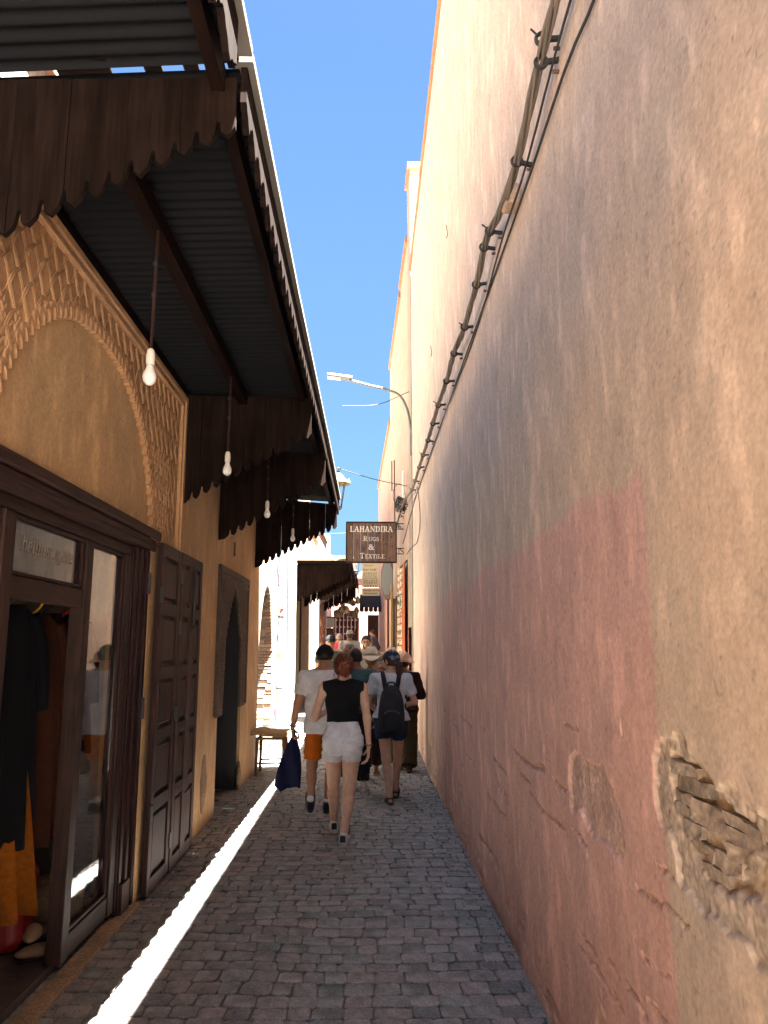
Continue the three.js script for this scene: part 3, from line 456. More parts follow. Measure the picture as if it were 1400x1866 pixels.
// ---------------------------------------------------------------- left, beyond the canopy: sunlit walls
const niche = thing('niche_wall', 'sunlit cream wall with a deep pointed brick niche beside the bench', 'wall');
{
  const prof = h => h < 1.55 ? 12.84 : 12.0 + .84 * Math.sqrt(Math.max(0, 1 - Math.pow((h - 1.55) / 1.08, 1.5)));   // far side of the pointed opening
  const far = arc(18, t => { const h = 1.55 + 1.07 * t; return [prof(h), h]; }), nearS = far.map(([d, h]) => [24 - d, h]).reverse();
  const hole = [[12.84, -.02], ...far, ...nearS, [11.16, -.02]];
  mesh('wall', exX([[11.06, -.2], [16.86, -.2], [16.86, 4.05], [14.4, 4.05], [14.2, 3.75], [11.06, 3.7]], XL - .36, .36, { holes: [hole] }), M.cream, niche);
  mesh('niche_back', bx(XL - .75, XL - .362, -.2, 3.6, -13.4, -11.08, 'y', 0), M.cream, niche);
  // flat bricks of the far reveal and its arch
  const r = rng(21), bm = [M.brick, M.rubble, stone(C(.60, .44, .32)), stone(C(.62, .48, .36))];
  for (let h = .03, k = 0; h < 2.56; k++) { const t = .045 + .018 * r(), d = prof(h + t / 2); for (let x = XL - .36; x < XL - .02;) { const L = Math.min(k % 2 && x < XL - .3 ? .12 : .18 + .1 * r(), XL + (h < 1.3 ? .012 * r() : -.004) - x); if (L < .03) break; const g = bx(x + .003, x + L - .003, h, h + t - .009, -(d + .02), -(d - .035 - .016 * r()), 'x', .006); mesh('brick', g, bm[r() * 4 | 0], niche); x += L; } h += t; }
  const sc = [[14.2, .05], [14.1, .35], [14.25, .5], [14.3, .75], [14.45, .62], [14.55, .8], [14.7, .6], [14.85, .3], [15.1, .05]];
  mesh('bare_patch', exX(sc, XL - .003, .012, { bevel: .003 }), M.rubble, niche);
  const p = mesh('plinth_stone', bx(XL, XL + .16, -.05, .22, -13.2, -12.9), M.limestone, niche); mesh('plinth_stone', bx(XL, XL + .12, -.05, .14, -15.6, -14.7), M.limestone, niche);
}
{
  const t = thing('drain_pipe', 'pale blue drain pipe with stickers on the sunlit cream wall', 'pipe');
  mesh('pipe', bar([XL + .06, .2, -13.42], [XL + .06, 3.9, -13.42], .05, 14), mat(C(.42, .55, .60), { roughness: .5 }), t);
  for (const h of [1.0, 2.2, 3.4]) mesh('clamp', new THREE.CylinderGeometry(.055, .055, .03, 14).translate(XL + .06, h, -13.42), M.iron, t);
  const cols = [C(.8, .75, .05), C(.7, .08, .06), C(.12, .3, .6), C(.75, .75, .72), C(.1, .35, .45)];
  [[2.3, 1], [1.55, 0], [1.95, 3], [1.8, 2], [1.35, 3], [1.2, 4], [1.0, 3], [2.05, 4]].forEach(([h, k]) => mesh('sticker', new THREE.CylinderGeometry(.0512, .0512, .06 + .03 * k, 10, 1, true, -.9 + k * .4, 1.4).translate(XL + .06, h, -13.42), mat(cols[k]), t));
  const w = thing('purple_cable', 'purple grey cable looping down the cream wall beside the drain pipe', 'cable');
  mesh('cable', tube([[XL + .02, 3.9, -13.0], [XL + .02, 3.0, -13.05], [XL + .03, 2.7, -13.15], [XL + .02, 2.2, -13.02], [XL + .02, 1.2, -13.08], [XL + .02, .4, -13.1]], .014, 40), mat(C(.20, .14, .22)), w);
  mesh('loop', tube([[XL + .02, 2.75, -13.1], [XL + .1, 2.6, -13.3], [XL + .1, 2.3, -13.35], [XL + .02, 2.2, -13.05]], .009, 24), M.black, w);
}
const farLeft = thing('cream_house', 'long sunlit cream house behind the second canopy on the left', 'building');
{
  mesh('wall', exX([[16.88, -.2], [29, -.2], [29, 5.55], [19.2, 5.3], [19.2, 4.5], [16.88, 4.2]], XL - .36, .35, { holes: [rect(16.98, 17.82, gy(17) - .1, 2.72)] }), M.cream, farLeft);
  mesh('door', bx(XL - .3, XL - .22, gy(17), 2.7, -17.81, -16.99), M.jamb, farLeft); mesh('door_frame', bx(XL - .2, XL + .03, gy(17), 2.72, -17.95, -17.83), M.frame, farLeft); mesh('lintel', bx(XL - .2, XL + .02, 2.725, 3.2, -17.95, -16.9, 'z'), M.canopy, farLeft);
  mesh('roof_block', bx(-7, XL - .37, 3.9, 5.2, -29, -19.3, 'y', 0), M.cream, farLeft);
  for (let i = 0; i < 12; i++) mesh('coping', bx(XL - .4, XL + .05, 5.56 + (i - 12) * .02, 5.63 + (i - 12) * .02 + R() * .03, -(19.2 + (i + 1) * .81), -(19.2 + i * .81) - .01, 'z', .01), i % 3 ? M.limestone : M.copper, farLeft);
  const cl = thing('door_rug', 'ochre and red rug hung on the cream wall under the second canopy', 'rug');
  mesh('rug', bx(XL + .01, XL + .03, .9, 2.75, -27.6, -25.2, 'y', .004), (() => { const m = tex(64, 128, (u, v) => { const a = noise(u * 9, v * 22, 3); return a > .62 ? [.85, .8, .7] : a > .45 ? [.72, .45, .2] : [.6, .28, .16]; }); return mat(0xffffff, { map: rep(m, .5, .5) }); })(), cl);
  // broken tiled pent roof over the niche wall's end
  const pr = thing('pent_roof', 'small broken slatted pent roof on top of the cream niche wall', 'roof');
  for (let i = 0; i < 7; i++) for (let j = 0; j < 5; j++) { const g = new THREE.CylinderGeometry(.05, .06, .30, 7, 1, true, 0, Math.PI); g.rotateZ(Math.PI / 2); g.rotateX(-Math.PI / 2); g.rotateZ(-.5); g.translate(XL - .55 + j * .22, 4.42 - j * .115 + (R() - .5) * .02, -(15.0 + i * .26)); mesh('roof_tile', g, mat(R() < .5 ? C(.5, .36, .25) : C(.42, .27, .2)), pr); }
  mesh('verge_board', bx(-.55, .62, -.03, .05, -.02, .02, 'x').rotateZ(-.48).translate(XL - .06, 4.10, -14.86), M.canopy, pr);
}
function farCanopy(label, d0, d1, boards, xe, yt, m) {
  const t = thing('canopy', label, 'canopy', [0, 0, 0], 'canopies further down the alley');
  mesh('roof_sheet', bx(XL + .003, xe + .08, yt, yt + .05, -d1, -d0 + .1, 'x'), M.sheet, t); mesh('roof_edge', bx(XL + .003, xe + .12, yt + .054, yt + .10, -d0, -d0 + .14, 'x'), M.limestone, t);
  boards.forEach(([d, yw, ye, mm]) => bracketBoard(t, d, { yw, ye, xe, tw: yt - .004, te: yt - .004, m: mm, planks: 7 }));
  for (let d = d0 + .1, k = 0; d < d1 - .1; d += .168, k++) { const f = mesh('fascia_board', planksG[k % 4], M.canopy, t); f.position.set(xe + .055, yt - .003, -(d + .084)); }
}
farCanopy('brown canopy with toothed board beside the dark doorway, beyond the niche', 16.9, 20.6, [[16.92, 2.68, 3.2, M.canopy], [18.9, 2.66, 3.28, M.canopy]], -.42, 3.5);
farCanopy('farthest canopy on the left with pale toothed board over the lanterns', 24.8, 30, [[24.8, 3.05, 3.62, M.canopy], [27.5, 2.95, 3.4, M.canopy]], -.42, 3.94);
// ---------------------------------------------------------------- bench at the corner
{
  const t = thing('bench', 'low wooden bench frame with a tan rolled mat at the house corner', 'bench', [-1.3, gy(10.85), -10.85]);
  for (const [x, z] of [[-.17, .2], [.19, .2], [-.17, -.2], [.19, -.2]]) mesh('leg', bar([x, 0, z], [x * .97, .5, z], .022, 10), M.benchwood, t);
  for (const z of [.2, -.2]) { mesh('rail', bar([-.17, .48, z], [.19, .48, z], .018), M.benchwood, t); mesh('stretcher', bar([-.17, .16, z], [.19, .17, z], .013), M.benchwood, t); }
  for (const x of [-.17, .19]) mesh('rail', bar([x, .475, -.2], [x, .475, .2], .018), M.benchwood, t);
  const pts = []; const g = new THREE.BoxGeometry(.52, .075, .5, 20, 3, 18), p = g.attributes.position;
  for (let i = 0; i < p.count; i++) { const x = p.getX(i), y = p.getY(i), z = p.getZ(i); const e = Math.max(Math.abs(x) / .26, Math.abs(z) / .25); p.setXYZ(i, x + .02 * (noise(z * 12, y * 9) - .5), .535 + y * (1 - .35 * Math.pow(e, 6)) + .03 * (fbm(x * 7, z * 7, 2, 3) - .5) + .035 * Math.exp(-Math.pow((x + .15) / .1, 2)), z + .02 * (noise(x * 12, y * 9) - .5)); }
  g.computeVertexNormals(); mesh('mat', uvm(g), cloth(C(.40, .26, .13)), t);
}
// ---------------------------------------------------------------- cables along the right wall
{
  const t = thing('cable_bundle', 'thick twisted cable bundle strapped along the right wall', 'cable');
  const path = new THREE.CatmullRomCurve3([[-2, 4.3], [1.5, 4.3], [2.95, 4.25], [3.55, 4.12], [4.1, 4.16], [4.55, 4.27], [5.03, 4.18], [5.7, 4.17], [6.44, 4.24], [7.1, 4.22], [8, 4.26], [9.4, 4.26], [11, 4.3], [12.9, 4.34], [14.6, 4.5], [16.2, 4.5], [17.8, 4.4]].map(([d, h]) => V(RX(d) - .075 - (d > 14 ? .02 : 0), h, -d)));
  const N = 900; const fr = path.computeFrenetFrames(N);
  for (let k = 0; k < 5; k++) { const pts = []; for (let i = 0; i <= N; i++) { const p = path.getPointAt(i / N), a = i / N * 20 * 5.2 + k * Math.PI * 2 / 5 + .5 * Math.sin(i * .02 + k), rr = .012 + .005 * noise(i * .05, k); pts.push(V(p.x + rr * Math.cos(a), p.y + rr * Math.sin(a), p.z)); } mesh('strand', new THREE.TubeGeometry(new THREE.CatmullRomCurve3(pts), N, k % 2 ? .0095 : .008, 5), k % 2 ? M.cable : mat(C(.17, .13, .095), { roughness: .8 }), t); }
  const ORD = ['nearest', 'second', 'third', 'fourth', 'fifth', 'sixth', 'seventh', 'eighth', 'ninth', 'tenth', 'eleventh', 'twelfth', 'thirteenth', 'fourteenth', 'fifteenth', 'sixteenth', 'seventeenth', 'eighteenth', 'farthest']; let nc = 0;
  const strap = (d, h) => { const b = thing('cable_clamp', `${ORD[nc++]} black strap clamp from the camera along the wall cable bundle`, 'clamp', [RX(d) - .075, h, -d], 'clamps along the cable bundle'); const s = .8 + R() * .4;
    mesh('strap', new THREE.TorusGeometry(.027, .007, 5, 14).scale(1, 1, 2.2), M.black, b); mesh('arm', bx(.01, .085, -.012, .008, -.011, .011, 'x', .003).rotateZ((R() - .5) * .5), M.black, b); if (nc % 3 === 1) mesh('strap_end', bar([-.02, .02, 0], [-.05 * s, .03 * s, .02], .005, 5), M.black, b); mesh('nail_head', bar([.05, -.045, 0], [.085, -.045, 0], .009), M.rust, b); };
  for (const [d, h] of [[2.95, 4.31], [2.98, 4.22], [3.55, 4.13], [4.41, 4.24], [4.66, 4.27], [5.03, 4.19], [5.71, 4.17], [6.44, 4.24], [7.1, 4.22], [7.97, 4.26], [8.67, 4.26], [9.41, 4.26], [10.28, 4.29], [11.07, 4.3], [12.12, 4.33], [12.89, 4.34], [15.2, 4.52], [16.4, 4.48], [17.4, 4.42]]) strap(d, h);
  const knot = thing('cable_knot', 'tangle of coiled cables where the bundle turns above the sign', 'cable', [RX(15.6) - .1, 4.56, -15.6]);
  const r = rng(9); for (let i = 0; i < 9; i++) { const pts = []; for (let k = 0; k < 7; k++) pts.push(V((r() - .6) * .22, (r() - .45) * .34, (r() - .5) * .3)); mesh('coil', tube(pts, .008 + .006 * r(), 40, 5, true), i % 2 ? M.black : M.cable, knot); }
  mesh('loop', new THREE.TorusGeometry(.2, .008, 5, 28).scale(.7, 1.2, 1).rotateY(.4).translate(-.05, .22, 0), M.black, knot);
  const wire = (label, pts, rr = .006) => { const o = thing('wall_wire', label, 'wire'); mesh('wire', tube(pts.map(([d, h, o2]) => V(RX(d) - (o2 ?? .012), h, -d)), rr, pts.length * 10, 5), M.black, o); };
  wire('thin black wire clipped right beside the cable bundle', [[-1, 4.3], [2.7, 4.22, .03], [3.57, 4.10, .03], [4.2, 4.10, .03], [5.48, 4.05], [8, 4.14], [12, 4.2], [14, 4.3]]);
  wire('thin black wire running lowest below the cable bundle', [[-1, 3.9], [2.45, 4.01], [2.77, 4.06], [3.58, 4.05], [5.19, 4.08], [6.94, 4.12], [9.5, 4.18], [11.97, 4.22], [14, 4.2], [16.5, 3.9]], .007);
  wire('thin wire sagging down the right wall from the bundle', [[12.6, 4.33], [12.2, 4.1], [11.9, 3.65], [12.4, 3.43], [14.0, 3.5], [15.6, 3.55]], .006);
  const g = new RoundedBoxGeometry(.09, .12, .14, 2, .02); solo('junction_box', 'small terracotta coloured junction box behind the cable bundle', 'box', uvm(g.translate(XR - .035, 4.16, -3.93)), M.ochre);
  for (const [d, h] of [[7.5, 6.1], [9.6, 5.6]]) { const c = thing('wall_crack', `short dark vertical crack in the upper right plaster, ${({ 7.5: 'nearer one', 9.6: 'farther one' })[d]}`, 'crack'); mesh('crack', tube([V(XR - .012, h, -d), V(XR - .0, h - .1, -d - .01), V(XR - .012, h - .16, -d + .012)], .004, 8, 4), M.rust, c); }
}
// street lamp on its curved arm
{
  const t = thing('street_lamp', 'grey street lamp on a curved arm reaching from the right wall', 'street lamp'), d = -14.3, mm = mat(C(.12, .12, .12), { roughness: .5, metalness: .3 });
  mesh('arm', tube([[.86, 5.6, d], [.82, 5.85, d], [.74, 6.25, d], [.6, 6.5, d], [.4, 6.6, d], [0, 6.70, d], [-.36, 6.8, d]], .024, 60, 10), mm, t);
  const hd = mesh('lamp_head', bx(-.25, .25, -.025, .035, -.09, .09, 'x', .015).rotateZ(-.13).translate(-.56, 6.86, d), mm, t);
  mesh('lens', bx(-.2, .06, -.012, 0, -.07, .07, 'x', .003).rotateZ(-.13).translate(-.6, 6.835, d), mat(C(.75, .73, .65), { roughness: .2 }), hd);
  mesh('wall_bracket', bx(.805, .85, 5.3, 5.75, d - .03, d + .03), mm, t);
}
// lantern with a pale domed hood
{
  const t = thing('street_lantern', 'pale yellow hooded lantern peeking over the canopy edge', 'lantern', [-.50, 3.95, -12.6]), mm = mat(C(.10, .10, .14), { roughness: .5 });
  mesh('hood', lathe([[.0001, .80], [.03, .79], [.035, .74], [.08, .71], [.13, .64], [.20, .58], [.24, .545], [.25, .52], [.235, .51], [.16, .54], [.0001, .55]], 24), mat(C(.16, .13, .04), { roughness: .6 }), t);
  mesh('finial', lathe([[.0001, .86], [.03, .85], [.06, .84], [.02, .82], [.0001, .80]], 12), mm, t);
  for (let i = 0; i < 6; i++) { const a = i / 6 * Math.PI * 2 + .3; mesh('cage_bar', bar([.15 * Math.cos(a), .53, .15 * Math.sin(a)], [.075 * Math.cos(a), .03, .075 * Math.sin(a)], .009, 6), mm, t); const l = mesh('crest', new THREE.ConeGeometry(.02, .07, 4).translate(.23 * Math.cos(a), .58, .23 * Math.sin(a)), mat(C(.6, .5, .25)), t); }
  mesh('base', lathe([[.0001, -.03], [.05, -.02], [.085, .02], [.085, .05], [.0001, .05]], 16), mm, t);
  mesh('arm', tube([[-1.3, -.25, 0], [-.8, -.32, 0], [-.3, -.2, 0], [0, -.02, 0]], .016, 24, 8), mm, t); t.scale.setScalar(.82);
}
// crossing wires
for (const [label, a, b, s] of [['thin wire crossing the sky behind the street lamp', [-.46, 3.86 + 2.0, -13], [.82, 6.75, -14.8], .12], ['thin wire from the lantern hood to the right wall', [-.50, 4.64, -12.6], [.78, 4.85, -15], .03], ['upper thin wire crossing the alley left of the sign', [-1.5, 4.45, -19], [.75, 4.75, -19.4], .06], ['lower thin wire crossing the alley left of the sign', [-1.5, 4.28, -21], [.66, 4.0, -21.4], .05]]) solo('crossing_wire', label, 'wire', tube([a, [(a[0] + b[0]) / 2, (a[1] + b[1]) / 2 - s, (a[2] + b[2]) / 2], b], .007, 20, 5), M.black);
// poles and small fittings above the sign
solo('iron_pole', 'thin rusty iron pole standing above the right end of the sign', 'pole', bar([RX(15.5) - .24, 4.0, -15.7], [RX(15.5) - .25, 5.55, -15.7], .012), M.rust);
solo('antenna_panel', 'narrow white antenna panel on the wall above the sign', 'antenna', uvm(new RoundedBoxGeometry(.06, .55, .12, 2, .02).translate(RX(15.4) - .08, 4.95, -15.3)), M.whiteplastic);
solo('iron_pole', 'short dark iron rod hanging on the far ochre house', 'pole', bar([RX(17) - .22, 5.2, -17.2], [RX(17) - .22, 5.9, -17.2], .014), M.rust);
// ---------------------------------------------------------------- hanging shop sign
const fontB = await new FontLoader().loadAsync('fonts/droid/droid_serif_bold.typeface.json'), fontR = await new FontLoader().loadAsync('fonts/droid/droid_serif_regular.typeface.json');
{
  const t = thing('shop_sign', 'weathered plank sign reading LAHANDIRA RUGS & TEXTILE hanging across the alley', 'sign', [.075, 3.48, -16.5]), W = 1.07, H = .88, r = rng(4);
  const wm = [0, 1, 2].map(i => wood(C(.19 + .05 * i, .125 + .03 * i, .09 + .022 * i)));
  for (let i = 0, x = -W / 2; i < 7; i++) { const w = W / 7; mesh('sign_plank', bx(x + .002, x + w - .002, .02, H - .02, -.012 + r() * .004, .012 + r() * .006), wm[r() * 3 | 0], t); x += w; }
  for (const [a, b, c, e] of [[-W / 2 - .015, W / 2 + .015, H - .02, H + .012], [-W / 2 - .015, W / 2 + .015, -.012, .02]]) mesh('frame_bar', bx(a, b, c, e, -.02, .024, 'x'), M.frame, t);
  for (const x of [-W / 2 - .018, W / 2 - .010]) mesh('frame_bar', bx(x, x + .026, .022, H - .022, -.02, .024), M.frame, t);
  const ink = mat(C(.66, .58, .48), { roughness: .8 });
  const word = (s, f, size, y, sx = 1) => { const g = new TextGeometry(s, { font: f, size, depth: .008, curveSegments: 4, bevelEnabled: false }); g.computeBoundingBox(); const b = g.boundingBox; g.translate(-(b.min.x + b.max.x) / 2, 0, 0); g.scale(sx, 1, 1); g.translate(0, y, .019); mesh('lettering', g, ink, t); };
  word('LAHANDIRA', fontB, .125, .665, .84); 
  const caps = (a, b, y, s, x) => { const g1 = new TextGeometry(a, { font: fontR, size: s * 1.3, depth: .008, curveSegments: 3 }), g2 = new TextGeometry(b, { font: fontR, size: s, depth: .008, curveSegments: 3 }); g1.computeBoundingBox(); g2.computeBoundingBox(); const w1 = g1.boundingBox.max.x + .014, w2 = g2.boundingBox.max.x; g2.translate(w1, 0, 0); const g = merge([g1, g2]); g.translate(-(w1 + w2) / 2 + x, y, .019); mesh('lettering', g, ink, t); };
  caps('R', 'UGS', .465, .085, -.01); word('&', fontB, .12, .275); caps('T', 'EXTILE', .09, .088, .02);
  for (const [x, y] of [[.26, .5], [.31, .4], [.44, .55], [.45, .35], [.27, .12]]) mesh('knot', new THREE.SphereGeometry(1, 8, 5).scale(.012, .03, .006).translate(x, y, .016), M.black, t);
  for (const y of [.18, .72]) { mesh('bracket', bx(W / 2 + .02, W / 2 + .20, y, y + .02, -.015, .015, 'x'), M.iron, t); mesh('bracket', bx(W / 2 + .02, W / 2 + .20, y + .12, y + .14, -.015, .015, 'x'), M.iron, t); for (const x of [.05, .17]) mesh('bracket_post', bx(W / 2 + x, W / 2 + x + .02, y + .022, y + .118, -.012, .012), M.iron, t); }
  mesh('stay', bar([W / 2 + .06, .32, 0], [W / 2 + .2, .18, 0], .01), M.iron, t);
}
// printed sign further on
{
  const cv = document.createElement('canvas'); cv.width = 256; cv.height = 512; const c = cv.getContext('2d'); c.fillStyle = '#d8c69c'; c.fillRect(0, 0, 256, 512); c.fillStyle = '#4a3a26'; c.textAlign = 'center';
  c.font = 'italic 40px serif'; c.fillText('Flower', 100, 60); c.font = 'bold 46px serif'; c.fillText('Our Café', 118, 130); c.font = '24px serif';
  const r = rng(2); for (let y = 165; y < 350; y += 32) for (let x = 24; x < 220;) { const w = 10 + r() * 26; c.fillRect(x, y, w, 9 + 4 * r()); x += w + 8; }
  for (let x = 50; x < 230; x += 40) { c.beginPath(); c.arc(x, 385, 12, 0, 7); c.fill(); }
  c.fillStyle = '#d8c69c'; c.fillRect(0, 405, 256, 107); c.fillStyle = '#4a3a26'; c.font = 'bold 34px serif'; c.fillText('Boutique de thé', 128, 448); c.fillText('Restaurant', 128, 492);
  const ct = new THREE.CanvasTexture(cv); ct.colorSpace = THREE.SRGBColorSpace;
  const t = thing('printed_sign', 'cream printed boutique and restaurant sign hanging below the plank sign', 'sign', [.07, 3.0, -20]);
  const face = (x0, x1, y0, y1, v0, v1) => { const g = new THREE.PlaneGeometry(x1 - x0 - .004, y1 - y0 - .004); const uv = g.attributes.uv; for (let i = 0; i < 4; i++) uv.setY(i, lerp(v0, v1, uv.getY(i))); g.translate((x0 + x1) / 2, (y0 + y1) / 2, .0125); return g; };
  const pm = mat(0xffffff, { map: ct, roughness: .6 });
  const b1 = mesh('board', bx(-.22, .22, .22, .86, -.01, .01), M.whiteplastic, t), b2 = mesh('board', bx(-.22, .24, 0, .2, -.01, .01), M.whiteplastic, t);
  mesh('print', face(-.22, .22, .22, .86, .22, 1), pm, b1); mesh('print', face(-.22, .24, 0, .2, 0, .21), pm, b2);
  for (const x of [-.15, .15]) mesh('hook', bar([x, .2, 0], [x, .22, 0], .008), M.iron, t); mesh('hanger_arm', bar([-.2, .9, 0], [.66, .9, 0], .012), M.iron, t);
}
// things hung on the far right houses
{
  const m = tex(128, 256, (u, v) => { const k = Math.abs(((u * 6) % 1) - .5) + Math.abs(((v * 14) % 1) - .5), n = noise(u * 12, v * 26, 5), e = Math.min(u, 1 - u) < .1; if (e) return [.70, .36, .2]; const g = (u * 6 % 1) < .12 || (v * 14 % 1) < .12; return g ? [.35, .30, .24] : n > .72 ? [.30, .42, .32] : n < .2 ? [.7, .4, .25] : k < .45 ? [.86, .78, .66] : [.78, .66, .52]; });
  m.repeat.set(1, 1);
  const g = new THREE.PlaneGeometry(2.5, 2.1, 40, 24), p = g.attributes.position; const A = [];
  for (let i = 0; i < p.count; i++) { const u = p.getX(i) / 2.5 + .5, v = p.getY(i) / 2.1 + .5, d = lerp(15.3, 17.8, u); p.setXYZ(i, RX(d) - .07 - .04 * Math.sin(u * 17) * (1 - v * .6), 1.25 + v * 2.1 + .08 * u * v - (v > .97 ? .05 * Math.sin(u * 6) : 0), -d); }
  g.computeVertexNormals(); const b = g.clone(); b.translate(.015, 0, 0);
  const t = thing('wall_rug', 'large patterned cream and orange rug hanging on the right wall', 'rug'); mesh('rug_front', g, mat(0xffffff, { map: m, roughness: .95 }), t); mesh('rug_back', b, cloth(C(.3, .12, .07)), t);
  mesh('hanging_rod', bar([RX(15.2) - .03, 3.38, -15.2], [RX(17.9) - .04, 3.46, -17.9], .014), M.iron, t);
  const dr = thing('side_door', 'narrow dark doorway in the right wall beyond the rug', 'doorway'); mesh('door', bx(RX(19) - .03, RX(19) + .3, gy(19), 2.75, -19.5, -18.7), M.black, dr); mesh('frame', bx(RX(18.6) - .05, RX(18.6) + .2, gy(19), 2.9, -18.68, -18.56), M.benchwood, dr); mesh('frame', bx(RX(19.6) - .06, RX(19.6) + .2, gy(19), 2.9, -19.66, -19.52), M.benchwood, dr);
  const pq = thing('wall_plaque', 'eight-sided wooden plaque board on the far right wall', 'sign'); const oc = arc(8, q => [Math.cos((q * 8 + .5) * Math.PI / 4) * .55, Math.sin((q * 8 + .5) * Math.PI / 4) * .62]).slice(0, 8); mesh('board', exX(oc, 0, .05, { bevel: .008 }).rotateY(.35).translate(RX(21) - .12, 3.55, -21), M.signwood, pq); mesh('plate', exX(oc.map(q => [q[0] * .8, q[1] * .8]), 0, .012).rotateY(.35).translate(RX(21) - .145, 3.55, -21), mat(C(.09, .10, .10)), pq);
  for (const [d, l] of [[20.3, 'yellowish vertical pipe on the far right wall beyond the side door'], [22.4, 'brown vertical pipe on the far right wall past the plaque']]) solo('wall_pipe', l, 'pipe', bar([RX(d) - .05, gy(d), -d], [RX(d) - .05, 3.3, -d], .035), d < 21 ? mat(C(.55, .38, .14)) : M.rust);
  const fr = thing('wall_mirror', 'narrow dark framed mirror low on the right wall before the rug', 'mirror'); mesh('frame', bx(RX(14.6) - .05, RX(14.6) - .01, 1.25, 2.05, -14.75, -14.45), M.jamb, fr); mesh('glass', bx(RX(14.6) - .056, RX(14.6) - .051, 1.3, 2.0, -14.72, -14.48, 'y', 0), mat(C(.5, .5, .5), { metalness: .9, roughness: .1 }), fr);
}
